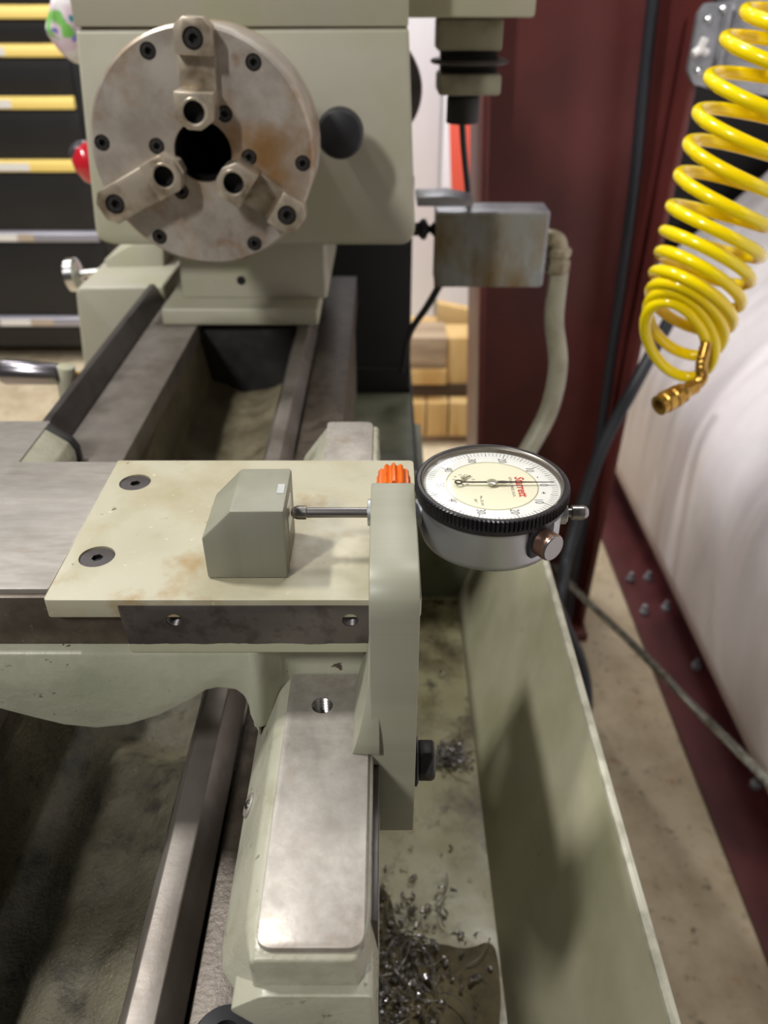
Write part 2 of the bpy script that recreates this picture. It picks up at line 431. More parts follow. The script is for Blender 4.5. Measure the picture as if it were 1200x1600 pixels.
def sheet(u, v):
    y = -0.6 + 2.75 * u; z = -1.1 + 1.75 * v
    t = min(1, max(0, (z + 1.1) / 0.6))
    x = 0.628 + 0.42 * sstep(-0.78, -0.15, z) + 0.05 * t * sstep(1.2, 2.1, y) - 0.025 * math.sin(math.pi * min(1, v * 3.0))
    x += 0.045 * t * (noise.noise(Vector((y * 5.0, 0, z * 0.5))) + 0.6 * noise.noise(Vector((y * 12, 3, z * 0.6))) + 0.25 * noise.noise(Vector((y * 30, 7, z * 0.8))))
    return (x, y, z)
m = MB().grid(sheet, 260, 50)
o = m.build('plastic_sheeting', 'sheet', sharp=180)
md = o.modifiers.new('thickness', 'SOLIDIFY'); md.thickness = 0.004; md.offset = 1
tag(o, 'white plastic insulation sheeting bulging in folds along the right-hand wall', 'sheeting')

# base channel of the wall
ch = thing('trim_1', 'maroon steel base channel bolted to the floor under the white sheeting', None, (0.6, 0.8, FL))
ch['kind'] = 'structure'
MB().box(0.56, 0.80, -1.0, 2.9, FL, FL + 0.012).build('channel_flange', 'maroon_floor', ch)
MB().box(0.66, 0.672, -1.0, 2.9, FL + 0.012, FL + 0.13).build('channel_web', 'maroon_floor', ch, bevel=0.002)
b0 = None
for px, py in ((1040, 952), (1087, 1043), (1012, 905), (985, 907), (1180, 1228), (1006, 958)):
    p = uZ(px, py, FL + 0.012)
    if b0 is None:
        b0 = MB().lathe([(0.011, 0), (0.011, 0.008), (0.006, 0.012), (0.006, 0.022), (0.0, 0.024)], seg=6, caps=True).build('anchor_bolt', 'galv', ch, local=Matrix.Translation(p))
    else: inst(b0, 'anchor_bolt', ch, Matrix.Translation(p))

# ---- tapered steel column
cl = thing('steel_column', 'maroon primed tapered steel building column behind the lathe', 'column', (0.3, 1.45, FL))
def line_at(pa, pb, y, z):
    a, b = uY(*pa, y), uY(*pb, y); t = (z - a.z) / (b.z - a.z); return a.x + (b.x - a.x) * t
RF = lambda z: line_at((1088, 140), (923, 923), 1.36, z)
LF = lambda z: line_at((756, 150), (745, 690), 1.36, z)
z0, z1 = FL + 0.02, 1.2
def slab(fx0, fx1, y0, y1):
    return MB().add([(fx0(z0), y0, z0), (fx1(z0), y0, z0), (fx1(z0), y1, z0), (fx0(z0), y1, z0), (fx0(z1), y0, z1), (fx1(z1), y0, z1), (fx1(z1), y1, z1), (fx0(z1), y1, z1)],
                    [(0, 1, 2, 3), (4, 5, 6, 7), (0, 1, 5, 4), (1, 2, 6, 5), (2, 3, 7, 6), (3, 0, 4, 7)])
slab(lambda z: LF(z) + 0.008, lambda z: RF(z) - 0.01, 1.465, 1.475).build('web', 'maroon', cl)
slab(lambda z: RF(z) - 0.011, RF, 1.36, 1.58).build('flange', 'maroon', cl, bevel=0.002)
slab(LF, lambda z: LF(z) + 0.010, 1.36, 1.58).build('flange', 'maroon', cl, bevel=0.002)
p = uZ(915, 992, FL + 0.02)
MB().box(LF(FL) - 0.02, p.x + 0.006, p.y, p.y + 0.3, FL, FL + 0.02).build('base_plate', 'maroon', cl, bevel=0.003)

# ================================================================== the lathe: bed and headstock
LT = thing('metal_lathe', 'sage green metal lathe, headstock and bed seen from the tailstock end', 'lathe', (-0.15, 0.5, -0.47))
YE = 0.86
# rear inverted-V way and its flat
Vr = [(-0.0863, -0.286), (-0.0863, -0.283), (-0.0805, -0.2702), (-0.0712, -0.2702), (-0.0654, -0.283), (-0.0654, -0.286)]
MB().prism(Vr, 'y', -0.25, YE).build('rear_vee_way', 'way_steel', LT, bevel=0.0006)
MB().box(-0.0645, -0.0315, -0.25, 0.95, -0.32, -0.2855).build('rear_flat_way', 'oily_flat', LT, bevel=0.001)
MB().box(-0.0863, -0.0315, -0.25, YE, -0.40, -0.3205).build('rear_rail', 'trough', LT)
# front way
Vf = [(-0.252, -0.285), (-0.252, -0.271), (-0.2365, -0.2525), (-0.2315, -0.2525), (-0.2235, -0.2705), (-0.2235, -0.285)]
MB().prism(Vf, 'y', 0.1, 0.814).build('front_vee_way', 'dark_steel', LT, bevel=0.0006)
MB().box(-0.2230, -0.177, -0.25, YE, -0.288, -0.27).build('front_flat_way', 'way_steel', LT, bevel=0.0008)
MB().box(-0.252, -0.179, -0.25, YE, -0.40, -0.2885).build('front_rail', 'trough', LT)
# trough between the ways
def trough(u, v):
    x = -0.179 + (0.179 - 0.0863) * u; y = -0.2 + 0.96 * v
    w = 1 - abs(2 * u - 1)
    z = -0.305 - 0.045 * sstep(0.0, 0.16, w) - 0.012 * sstep(0.1, 0.9, w)
    z += 0.022 * (1 - sstep(0.285, 0.325, y + (x + 0.14) * 0.5)) * sstep(0.12, 0.5, u)
    z += 0.02 * sstep(0.42, 0.72, y)
    z += 0.0016 * noise.noise(Vector((x * 60, y * 60, 1.0))) + 0.0006 * noise.noise(Vector((x * 260, y * 260, 4.0)))
    return (x, y, z)
def tr_a(u, v):
    p = trough(u, v * 0.625); return p
def tr_b(u, v):
    p = trough(u, 0.625 + v * 0.375); return p
MB().grid(tr_a, 60, 160).build('bed_trough', 'trough', LT, sharp=180)
MB().grid(tr_b, 40, 50).build('bed_trough', 'far_trough', LT, sharp=180)
MB().prism([(-0.178, -0.276), (-0.0863, -0.276), (-0.0863, -0.345), (-0.168, -0.345)], 'y', 0.752, 0.765).build('chip_guard_plate', 'rubber', LT, bevel=0.001)
# cross web at the near end under the carriage
# headstock
YH = 0.735
HS = [xz(117, 47, YH), xz(150, 374, YH), xz(176, 383, YH), xz(636, 383, YH), xz(649, 366, YH), xz(639, 44, YH)]
hs = MB().prism(smooth_poly(HS, [0, 0.012, 0.006, 0.006, 0.008, 0]), 'y', YH, 1.06).build('headstock', 'paint', LT, bevel=0.003, segs=3)
HC = [xz(112, 0, YH), xz(115.5, 42.5, YH), xz(638.5, 42, YH), xz(637, 0, YH)]
zt = 0.09
HC2 = [(HC[0][0] - 0.002, zt), HC[1], HC[2], (HC[3][0], zt)]
MB().prism(HC2, 'y', YH, 1.06).build('headstock_cover', 'paint', LT, bevel=0.002)
MB().box(HS[0][0] + 0.004, 0.018, YH + 0.003, 1.05, HS[0][1] - 0.003, HC[1][1] + 0.003).build('cover_gasket', 'wood_dark', LT)
a = uY(250, 480, 0.742)
ft = MB().box(a.x, uY(497, 480, 0.742).x, 0.742, 0.90, -0.2705, -0.2535).build('headstock_foot', 'paint', LT, bevel=0.003, segs=3)
MB().loft([[(-0.196, 0.772, -0.255), (-0.0545, 0.772, -0.255), (-0.0545, 0.95, -0.255), (-0.196, 0.95, -0.255)], [(-0.193, 0.776, -0.185), (-0.0545, 0.776, -0.185), (-0.0545, 0.95, -0.185), (-0.193, 0.95, -0.185)]]).build('headstock_column', 'paint', LT, bevel=0.004, segs=3)
p = uY(377, 438, 0.7735)
cyl((p.x, 0.7725, p.z), (0, 1, 0), 0.0042, 0.006).build('plug_hole', 'dark_hole', LT)
# black shift knob
p = uY(531, 210, 0.69)
MB().lathe([(0.009, -0.05), (0.009, -0.018), (0.017, -0.016), (0.0185, -0.010), (0.0185, 0.0), (0.0165, 0.004), (0.010, 0.0062), (0.0, 0.0066)], aim((p.x, 0.692, p.z), (0, -1, 0)), 40).build('shift_knob', 'knob_black', LT)
# belt guard behind
MB().lathe([(0.053, 0), (0.055, 0.004), (0.055, 0.05), (0.053, 0.054)], aim(uY(578, 142, 0.99) + Vector((0.002, 0.0, 0)), (0, 1, 0)), 48).build('belt_guard', 'dark_steel', LT)
# overhanging cover arm with its switch stack on the rear side
a, b = uY(641, 28, 0.80), uY(836, 28, 0.80)
MB().box(a.x - 0.01, b.x, 0.80, 0.98, a.z, zt).build('cover_arm', 'paint', LT, bevel=0.003)
def pxbox(x0, x1, y0, y1, Y0, Y1):
    a, b = uY(x0, y0, Y0), uY(x1, y1, Y0)
    return MB().box(a.x, b.x, Y0, Y1, min(a.z, b.z), max(a.z, b.z))
pxbox(685, 784, 30, 80, 0.86, 0.915).build('switch_block', 'switch', LT, bevel=0.002)
pxbox(686, 782, 116, 150, 0.86, 0.915).build('switch_block', 'switch', LT, bevel=0.003)
pxbox(690, 776, 79, 117, 0.875, 0.905).build('switch_core', 'matte_black', LT, bevel=0.001)
p = uY(734, 95, 0.885)
MB().lathe([(0.036, -0.002), (0.038, 0), (0.036, 0.002)], Matrix.Translation((p.x, 0.885, p.z)), 40).build('switch_disc', 'dark_steel', LT)
p = uY(724, 150, 0.885); q = uY(724, 192, 0.885)
MB().lathe([(0.016, 0), (0.016, (q - p).length)], aim(p, (0, 0, -1)), 24).build('cable_boot', 'matte_black', LT, bevel=0.001)
MB().tube(spline([uY(722, 190, 0.885), uY(725, 235, 0.89), uY(731, 300, 0.92), uY(733, 330, 0.95)]), 0.0033, 10).build('switch_cable', 'cable', LT)
# lever bracket, gland
MB().prism([xz(650, 308, 0.86), xz(652, 323, 0.86), xz(738, 323, 0.86), xz(742, 314, 0.86), xz(700, 306, 0.86)], 'y', 0.86, 0.90).build('box_bracket', 'galv', LT, bevel=0.001)
a = uY(648, 358, 0.91); b = uY(686, 358, 0.91); L = (b - a).length
MB().lathe([(0.007, -0.01), (0.007, L * 0.15), (0.011, L * 0.3), (0.011, L * 0.45), (0.005, L * 0.55), (0.0035, L * 0.62), (0.008, L * 0.8), (0.008, L + 0.004)], aim(a, (1, 0, 0)), 20).build('cable_gland', 'knob_black', LT)
p = uY(656, 285, 0.80)
MB().lathe([(0.006, 0), (0.006, 0.006)], aim((0.022, 0.80, p.z), (1, 0, 0)), 6).build('hex_plug', 'switch', LT)
# quick-change gearbox on the operator side
G = 0.815
gp = [xz(117, 449, G), xz(138, 640, G), (-0.2235, uY(140, 640, G).z), (-0.2235, xz(200, 447, G)[1])]
MB().prism(smooth_poly(gp, [0.008, 0, 0, 0]), 'y', G, 0.95).build('gearbox', 'paint', LT, bevel=0.003, segs=3)
a = uY(196, 390, 0.79); b = uY(256, 447, 0.79)
MB().prism([xz(190, 452, 0.885), xz(256, 452, 0.885), xz(256, 380, 0.885), xz(207, 380, 0.885), xz(160, 408, 0.885)], 'y', 0.885, 1.0).build('gearbox', 'paint', LT, bevel=0.003, segs=2)
p = uY(217, 438, 0.884)
MB().box(p.x - 0.008, p.x + 0.008, 0.882, 0.890, p.z - 0.0015, p.z + 0.0015).build('vent_slot', 'dark_hole', LT)
p = uY(114, 428, 0.90)
MB().lathe([(0.004, -0.03), (0.004, 0), (0.0150, 0.001), (0.018, 0.003), (0.018, 0.012), (0.0145, 0.014), (0.0, 0.014)], aim((p.x + 0.008, 0.90, p.z), (-1, 0, -0.1)), 28).build('selector_knob', 'chrome', LT)
# crank handle beside the gearbox
p = uY(95, 585, 0.62); q = uY(4, 580, 0.62)
L = (p - q).length
lv = MB().lathe([(0.0095, 0), (0.0108, 0.003), (0.0088, L - 0.002), (0.0080, L)], aim(q, p - q), 28).build('crank_handle', 'crank', LT)
MB().tube([uY(103, 572, 0.62), uY(104, 600, 0.62), uY(112, 660, 0.62)], [0.0072, 0.0072, 0.006], 16).build('crank_arm', 'paint', LT, bevel=0.001)
cyl(uY(112, 590, 0.625), (1, 0, 0), 0.005, 0.03).build('crank_shaft', 'brass', LT)
# red lever ball peeking out behind the headstock
p = uY(143, 256, 0.98)
MB().lathe([(0.001, -0.024), (0.011, -0.021), (0.018, -0.011), (0.0195, 0.0), (0.017, 0.012), (0.010, 0.020), (0.001, 0.022)], aim(p, (0.35, 0.1, -1)), 28).build('lever_ball', 'red_plastic', LT)
MB().lathe([(0.012, 0), (0.014, 0.004), (0.012, 0.012), (0.005, 0.016)], aim(p + Vector((-0.006, 0, 0.008)), (-0.6, 0, 0.8)), 24).build('lever_cap', 'grip_grey', LT)
# black motor cabinet under the headstock
a, b = uY(500, 380, 1.094), uY(640, 612, 1.094)
MB().box(a.x - 0.12, b.x, 1.094, 1.30, b.z - 0.03, a.z + 0.04).build('motor_cabinet', 'matte_black', LT, bevel=0.002)
p = uY(575, 575, 1.093); MB().box(p.x - 0.02, b.x - 0.01, 1.0925, 1.095, p.z - 0.001, p.z + 0.001).build('cabinet_seam', 'dark_steel', LT)

# ================================================================== chuck
CC = Vector((-0.1225, 0.594, -0.0945)); R = 0.0752
CK = thing('lathe_chuck', 'round three-jaw steel chuck with rusty stains on the headstock', 'chuck', CC + Vector((0, 0.14, 0)))
A0 = aim(CC, (0, -1, 0))          # local +Z towards the viewer
def cw(r, ang, h=0.0):
    a = math.radians(ang); return CC + Vector((r * math.cos(a), -h, r * math.sin(a)))
body = MB().lathe([(0.0195, 0), (R - 0.0018, 0), (R, -0.0018), (R, -0.064), (R - 0.004, -0.066), (0.05, -0.067), (0.05, -0.141), (0.0195, -0.141)], A0, 96, caps=False)
body.f += []
n = 96
# close the bore wall
vs = body.v; body.f += [(7 * n + i, i, (i + 1) % n, 7 * n + (i + 1) % n) for i in range(n)]
cb = body.build('chuck_body', 'chuck', CK, sharp=30)
MB().lathe([(0.0193, -0.004), (0.0193, -0.139)], A0, 48, caps=False).build('bore_liner', 'bore', CK)
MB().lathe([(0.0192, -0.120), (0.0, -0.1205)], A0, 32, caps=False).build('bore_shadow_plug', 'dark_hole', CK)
scr = None
BW = lambda p: aim(p, (0, -1, 0), random.random())
SPOTS = [(0.066, 115), (0.066, 54), (0.0675, 175), (0.0675, -6), (0.0675, 236), (0.0675, 296), (0.029, 54), (0.031, 173), (0.031, -6), (0.031, 234)]
cut(cb, [cyl(cw(r, ang, 0.004), (0, 1, 0), 0.0053, 0.0095, 24) for r, ang in SPOTS])
for r, ang in SPOTS:
    p = cw(r, ang, -0.0004)
    if scr is None: scr = dark_socket(socket_head(0.0046, 0.004, 0.0024, 0.003).build('cap_screw', 'black_oxide', CK, local=BW(p)), 0.0024)
    else: inst(scr, 'cap_screw', CK, BW(p))
jscr = None
def jaw(ang, plain):
    T = Matrix.Translation(CC) @ Matrix.Rotation(-math.radians(ang), 4, 'Y')      # local x = radial, y = depth, z = across
    m = MB(); hw = 0.0118
    def blk(pts, h, base=-0.004):
        m.loft([[T @ Vector((x, -base, z)) for x, z in pts], [T @ Vector((x, -h, z)) for x, z in pts]])
    # plan outlines (radial, across)
    outer = [(0.058, -hw), (0.0735, -hw), (0.0790, -hw * 0.5), (0.0790, hw * 0.5), (0.0735, hw), (0.058, hw)]
    inner = [(0.0165, -hw * 0.35), (0.0165, hw * 0.35), (0.0225, hw * 1.05), (0.0385, hw * 1.05), (0.0385, -hw * 1.05), (0.0225, -hw * 1.05)]
    if plain:
        blk([(0.0375, -hw), (0.0735, -hw), (0.079, -hw * 0.5), (0.079, hw * 0.5), (0.0735, hw), (0.0375, hw)], 0.0165)
        blk(inner, 0.018)
    else:
        blk(outer, 0.0130)
        blk([(0.037, -hw), (0.059, -hw), (0.059, hw), (0.037, hw)], 0.005)
        # stepped middle with a ridge line
        secs = []
        for x, h in ((0.0412, 0.0182), (0.0483, 0.0172), (0.0488, 0.0152), (0.0560, 0.0146)):
            secs.append([T @ Vector((x, 0.004, -hw)), T @ Vector((x, 0.004, hw)), T @ Vector((x, -h, hw)), T @ Vector((x, -h + 0.0004, 0)), T @ Vector((x, -h, -hw))])
        m.loft(secs)
        blk(inner, 0.0225)
    j = m.build('jaw', 'jaw', CK, bevel=0.0008)
    h0 = 0.0180 if plain else 0.0225
    hp = T @ Vector((0.0272, -h0 - 0.0003, 0))
    cut(j, [cyl(T @ Vector((0.0272, -h0 - 0.004, 0)), (0, 1, 0), 0.0068, 0.0145), cyl(T @ Vector((0.0675, -0.03, 0)), (0, 1, 0), 0.0066, 0.0240 if not plain else 0.0200)])
    MB().lathe([(0.0067, 0), (0.0067, -0.0080), (0, -0.0081)], aim(T @ Vector((0.0272, -h0 + 0.001, 0)), (0, -1, 0)), 28, caps=False).build('bolt_hole', 'dark_hole', j)
    MB().lathe([(0.0068, 0.0), (0.0082, 0.0004), (0.0086, 0.0)], aim(T @ Vector((0.0272, -h0, 0)), (0, -1, 0)), 28, caps=False).build('hole_rim', 'jaw', j)
    hs_ = (0.0130 if not plain else 0.0165) - 0.0012
    global jscr
    q = aim(T @ Vector((0.0675, -hs_, 0)), (0, -1, 0), 0.3)
    if jscr is None: jscr = dark_socket(socket_head(0.0060, 0.005, 0.0030, 0.0032).build('jaw_screw', 'black_oxide', j, local=q), 0.0030)
    else: inst(jscr, 'jaw_screw', j, q)
    if plain:      # scroll teeth on the inner end
        t = MB()
        for k in range(4):
            y = -0.004 - k * 0.0030
            t.loft([[T @ Vector((x, y - 0.0010, -hw * w)), T @ Vector((x, y + 0.0010, -hw * w)), T @ Vector((x, y + 0.0010, hw * w)), T @ Vector((x, y - 0.0010, hw * w))] for x, w in ((0.0145, 0.3), (0.0185, 0.6))])
        t.build('jaw_serrations', 'jaw', j)
for ang, pl in ((86.5, False), (206.5, True), (-34.5, False)): jaw(ang, pl)

# ================================================================== chip tray
TR = thing('chip_tray', 'sage green chip tray with sloping side running along behind the bed', 'chip tray', (0.0, 0.3, -0.46))
ZT = -0.50
MB().box(-0.32, 0.0712, -0.3, 0.62, ZT - 0.003, ZT).build('tray_floor', 'tray_paint', TR)
side = [(0.0708, ZT), (0.1180, -0.3600), (0.1200, -0.3615), (0.0726, ZT - 0.003)]
MB().prism(side, 'y', -0.3, 0.62).build('tray_side', 'tray_side', TR)
lip = [(0.1176, -0.3606), (0.1182, -0.3590), (0.1200, -0.3582), (0.1220, -0.3588), (0.1230, -0.3606), (0.1230, -0.372), (0.1222, -0.372), (0.1222, -0.3612), (0.1212, -0.3600), (0.1196, -0.3600)]
MB().prism(lip, 'y', -0.3, 0.62).build('tray_lip', 'tray_lip', TR)
MB().prism([(-0.3, ZT), (0.0708, ZT), (0.119, -0.36), (-0.3, -0.36)], 'y', 0.62, 0.623).build('tray_end', 'pan_paint', TR)
MB().box(-0.32, 0.0385, 0.623, 1.093, ZT - 0.003, ZT).build('headstock_pan', 'pan_paint', TR)
MB().box(0.0385, 0.0415, 0.623, 1.2, ZT - 0.02, ZT + 0.004).build('pan_edge', 'matte_black', TR)
MB().box(-0.20, 0.05, -0.2, 1.0, FL, ZT - 0.004).build('tray_stand', 'pan_paint', TR)

# ================================================================== carriage
CG = thing('lathe_carriage', 'green cast carriage saddle with machined rear wing astride the bed', 'carriage', (-0.06, 0.24, -0.286))
YS = 0.2085
sp = [(-0.33, -0.1932), (-0.33, -0.222)] + [xz(px, py, YS) for px, py in ((-60, 1094), (0, 1109), (50, 1122), (100, 1134), (150, 1139), (200, 1134), (250, 1119), (300, 1094), (322, 1080), (340, 1076), (368, 1079), (380, 1088), (388, 1104), (390, 1118))] + [(-0.0460, -0.2360), (-0.0460, -0.1932)]
MB().prism(sp, 'y', YS, 0.31).build('saddle', 'saddle_paint', CG, bevel=0.0012, segs=2)
MB().prism(smooth_poly([(-0.0480, 0.2086), (-0.0440, 0.2086), (-0.0350, 0.2216), (-0.003, 0.2216), (-0.003, 0.31), (-0.0480, 0.31)], [0, 0.004, 0.006, 0.002, 0, 0], 6), 'z', -0.2300, -0.1934).build('saddle', 'saddle_paint', CG, bevel=0.0008)
# rear wing towards the viewer: pad shelf, sloping flank, rounded end
def sec(y, k=0.0, dz=0.0):
    return [(-0.0040 - k * 0.3, y, -0.2165 - dz), (-0.0350, y, -0.2165 - dz), (-0.0385 + k * .2, y, -0.2185 - dz), (-0.0475 + k, y, -0.2385 - dz), (-0.0490 + k, y, -0.243), (-0.0475 + k, y, -0.2465), (-0.0365 + k * .5, y, -0.2500), (-0.0335 + k * .5, y, -0.2835), (-0.0020 - k * 0.3, y, -0.2835), (-0.0015 - k * 0.3, y, -0.25)]
MB().loft([sec(0.226), sec(0.212), sec(0.200), sec(0.16), sec(0.132), sec(0.1265, 0.0015), sec(0.1215, 0.006), sec(0.1165, 0.0120, 0.001)]).build('rear_wing', 'wing_paint', CG, bevel=0.0016, segs=3, ang=20)
# lower front of the wing
MB().prism(smooth_poly([(-0.0335, -0.2300), (-0.0030, -0.2300), (-0.0015, -0.2830), (-0.0270, -0.2830), (-0.030, -0.262), (-0.0345, -0.2480), (-0.043, -0.2370)], 0.002, 3), 'y', 0.1135, 0.130).build('wing_nose', 'wing_paint', CG, bevel=0.0008)
pad = [(-0.0345, 0.1185), (-0.0052, 0.1185), (-0.0052, 0.2212), (-0.0345, 0.2212)]
pd = MB().prism(smooth_poly(pad, [0.005, 0.005, 0.003, 0.004], 6), 'z', -0.220, -0.2150).build('wing_pad', 'pad_steel', CG, bevel=0.0004)
hp = uZ(503.5, 1102, -0.2150)
cut(pd, [cyl((hp.x, hp.y, -0.225), (0, 0, 1), 0.0038, 0.02)])
cut(bpy.data.objects['rear_wing'], [cyl((hp.x, hp.y, -0.245), (0, 0, 1), 0.0038, 0.04)])
thread_rings((hp.x, hp.y, -0.2154), (0, 0, 1), 0.00375, 0.0014, 8, 'spindle', pd)
cyl((hp.x, hp.y, -0.2290), (0, 0, 1), 0.0038, 0.0008).build('hole_bottom', 'dark_hole', pd)
# small oil-ball screw on the flank
p = Vector((-0.0452, uZ(368, 1260, -0.2325).y, -0.2330)); nn = Vector((-0.9, 0, 0.42)).normalized()
p = Vector((-0.0462, uZ(370, 1260, -0.2355).y, -0.2348))
ob = MB().lathe([(0.0042, -0.003), (0.0042, 0.0002), (0.0038, 0.0006), (0.0022, 0.0005), (0.0020, 0.0)], aim(p, (-0.90, 0, 0.43)), 28, caps=True).build('oiler_plug', 'pad_steel', CG)
MB().lathe([(0.0019, 0.0), (0.0016, 0.0008), (0.0008, 0.0012), (0, 0.0013)], aim(p, (-0.90, 0, 0.43)), 20, caps=False).build('oiler_ball', 'chrome', ob)
# dark gib plate on the wing's outer side
MB().prism([(0.130, -0.222), (0.205, -0.222), (0.205, -0.272), (0.148, -0.272), (0.138, -0.262)], 'x', -0.0046, -0.0017).build('gib_plate', 'dark_steel', CG, bevel=0.0004)
# black cap screw low by the wing nose
p = uZ(352, 1620, -0.270)
MB().lathe([(0.0115, -0.016), (0.0115, -0.004), (0.0095, 0.0), (0.0045, 0.0008), (0.0040, -0.002), (0.0, -0.002)], Matrix.Translation(p), 32).build('clamp_cap', 'knob_black', CG)
# far rear wing with its pad
MB().prism([(-0.0030, -0.2165), (-0.0330, -0.2165), (-0.0480, -0.2370), (-0.0490, -0.2835), (-0.0010, -0.2835)], 'y', 0.30, 0.428).build('rear_wing', 'wing_paint', CG, bevel=0.002, segs=3)
MB().prism(smooth_poly([(-0.0330, 0.30), (-0.0065, 0.30), (-0.0065, 0.430), (-0.0330, 0.430)], [0, 0, 0.005, 0.003]), 'z', -0.219, -0.2150).build('wing_pad', 'pad_steel', CG, bevel=0.0004)
# front wing and felt wiper over the front vee
fw = [(-0.34, -0.2445), (-0.2220, -0.2445), (-0.2090, -0.2540), (-0.2060, -0.2600), (-0.2060, -0.2695), (-0.2225, -0.2697), (-0.2310, -0.2515), (-0.2370, -0.2515), (-0.252, -0.2695), (-0.34, -0.2695)]
MB().prism(fw, 'y', 0.31, 0.478).build('front_wing', 'wing_paint', CG, bevel=0.0010)
wp = [(-0.243, -0.2450), (-0.2222, -0.2435), (-0.2075, -0.2535), (-0.2045, -0.2600), (-0.2045, -0.2697), (-0.2225, -0.2697), (-0.2310, -0.2517), (-0.2370, -0.2517), (-0.243, -0.2585)]
MB().prism(wp, 'y', 0.478, 0.4845).build('way_wiper', 'rubber', CG, bevel=0.0008)
MB().prism([(-0.36, -0.2450), (-0.2225, -0.2450), (-0.2225, -0.2435), (-0.36, -0.2435)], 'y', 0.31, 0.488).build('wing_pad', 'bright_steel', CG, bevel=0.0004)
# steel dovetail way the slide runs on
dw = [(-0.34, -0.1930), (-0.34, -0.1703), (-0.1129, -0.1703), (-0.1129, -0.1778), (-0.0888, -0.1778), (-0.0877, -0.1930)]
MB().prism(dw, 'y', 0.2155, 0.3032).build('dovetail_way', 'bright_steel', CG, bevel=0.0009, segs=2)
MB().prism([(-0.339, -0.1930), (-0.339, -0.1722), (-0.1135, -0.1722), (-0.1135, -0.1780), (-0.0888, -0.1780), (-0.0878, -0.1930)], 'y', 0.2132, 0.2160).build('dovetail_face', 'dovetail', CG, bevel=0.0005)

# ================================================================== cross slide
CS = thing('cross_slide', 'pale green painted cross slide plate with two countersunk screws', 'cross slide', (-0.05, 0.25, -0.193))
tp = MB().prism(smooth_poly([(-0.1125, 0.2092), (0.0125, 0.2092), (0.0125, 0.3032), (-0.1135, 0.3032)], [0.0015, 0.002, 0.002, 0.0008], 3), 'z', -0.1774, -0.1700).build('top_plate', 'slide_paint', CS, bevel=0.0011, segs=3)
sc = [uZ(211, 753.5, -0.17), uZ(151.5, 869.5, -0.17)]
cut(tp, [cyl((q.x, q.y, -0.1722), (0, 0, 1), 0.0063, 0.01, 40) for q in sc])
sk = None
for q in sc:
    w = Matrix.Translation((q.x, q.y, -0.1705)) @ Matrix.Rotation(0.4, 4, 'Z')
    if sk is None: sk = dark_socket(socket_head(0.00595, 0.0015, 0.0021, 0.0014, ch=0.0001).build('countersunk_screw', 'dark_steel', CS, local=w), 0.0021)
    else: inst(sk, 'countersunk_screw', CS, w)
bl = [(-0.0884, -0.1722), (0.0118, -0.1722), (0.0118, -0.1929), (-0.0874, -0.1929)]
sb = MB().prism(bl, 'y', 0.2088, 0.3020).build('slide_body', 'slide_face', CS, bevel=0.0005)
MT['slide_face'].node_tree.nodes  # paint edge measured from the thing's base below
hl = [uY(271.5, 969, 0.2088), uY(547, 969, 0.2088)]
cut(sb, [cyl((q.x, 0.20, q.z), (0, 1, 0), 0.0027, 0.03) for q in hl])
for q in hl:
    thread_rings((q.x, 0.2092, q.z), (0, -1, 0), 0.00265, 0.001, 8, 'dark_steel', sb)
    cyl((q.x, 0.2170, q.z), (0, 1, 0), 0.0027, 0.001).build('hole_bottom', 'dark_hole', sb)

# ================================================================== printed stop block
BK = thing('stop_block', 'small grey-green printed block with a chamfered corner on the cross slide', 'block', (-0.047, 0.2345, -0.17))
bp = [(-0.0602, -0.1699), (-0.0328, -0.1699), (-0.0325, -0.1425), (-0.0500, -0.1425), (-0.0604, -0.1532)]
MB().prism(bp, 'y', 0.2206, 0.2488).build('block_body', 'print_block', BK, bevel=0.0009, segs=2)
p = uZ(440, 764, -0.1425)
MB().box(p.x - 0.0014, p.x + 0.0009, p.y - 0.0030, p.y + 0.0030, -0.1430, -0.1423).build('magnet_face', 'magnet', BK)
MB().box(-0.0327, -0.0323, 0.2295, 0.2395, -0.157, -0.147).build('contact_plate', 'magnet', BK)

# ================================================================== printed indicator bracket
BR = thing('indicator_bracket', 'grey-green printed bracket arm bolted to the wing and holding the indicator', 'bracket', (0.003, 0.19, -0.26))
AX0, AX1 = -0.0045, 0.0107
prof = smooth_poly([(0.2450, -0.1457), (0.1850, -0.1457), (0.1850, -0.2580), (0.2120, -0.2580), (0.2120, -0.1720), (0.2450, -0.1640)], [0.002, 0.0165, 0.001, 0.001, 0.008, 0.003], 9)
arm = MB().prism(prof, 'x', AX0, AX1).build('arm', 'print_green', BR, bevel=0.0007, segs=2, sharp=25)
# flared foot resting on the pad
secs = []
for k in range(9):
    t = k / 8
    z = -0.1790 - 0.0360 * t
    xl = AX0 - 0.0062 * (0.05 + 0.95 * (t ** 1.7)) if k < 8 else AX0 - 0.0062
    yf = 0.1830 + 0.010 * (1 - t) ** 2
    secs.append([(AX0 + 0.003, yf, z), (xl, yf + 0.0006, z), (xl, 0.2165, z), (AX0 + 0.003, 0.2165, z)])
MB().loft(secs).build('foot', 'print_green', BR, bevel=0.0004, sharp=50)
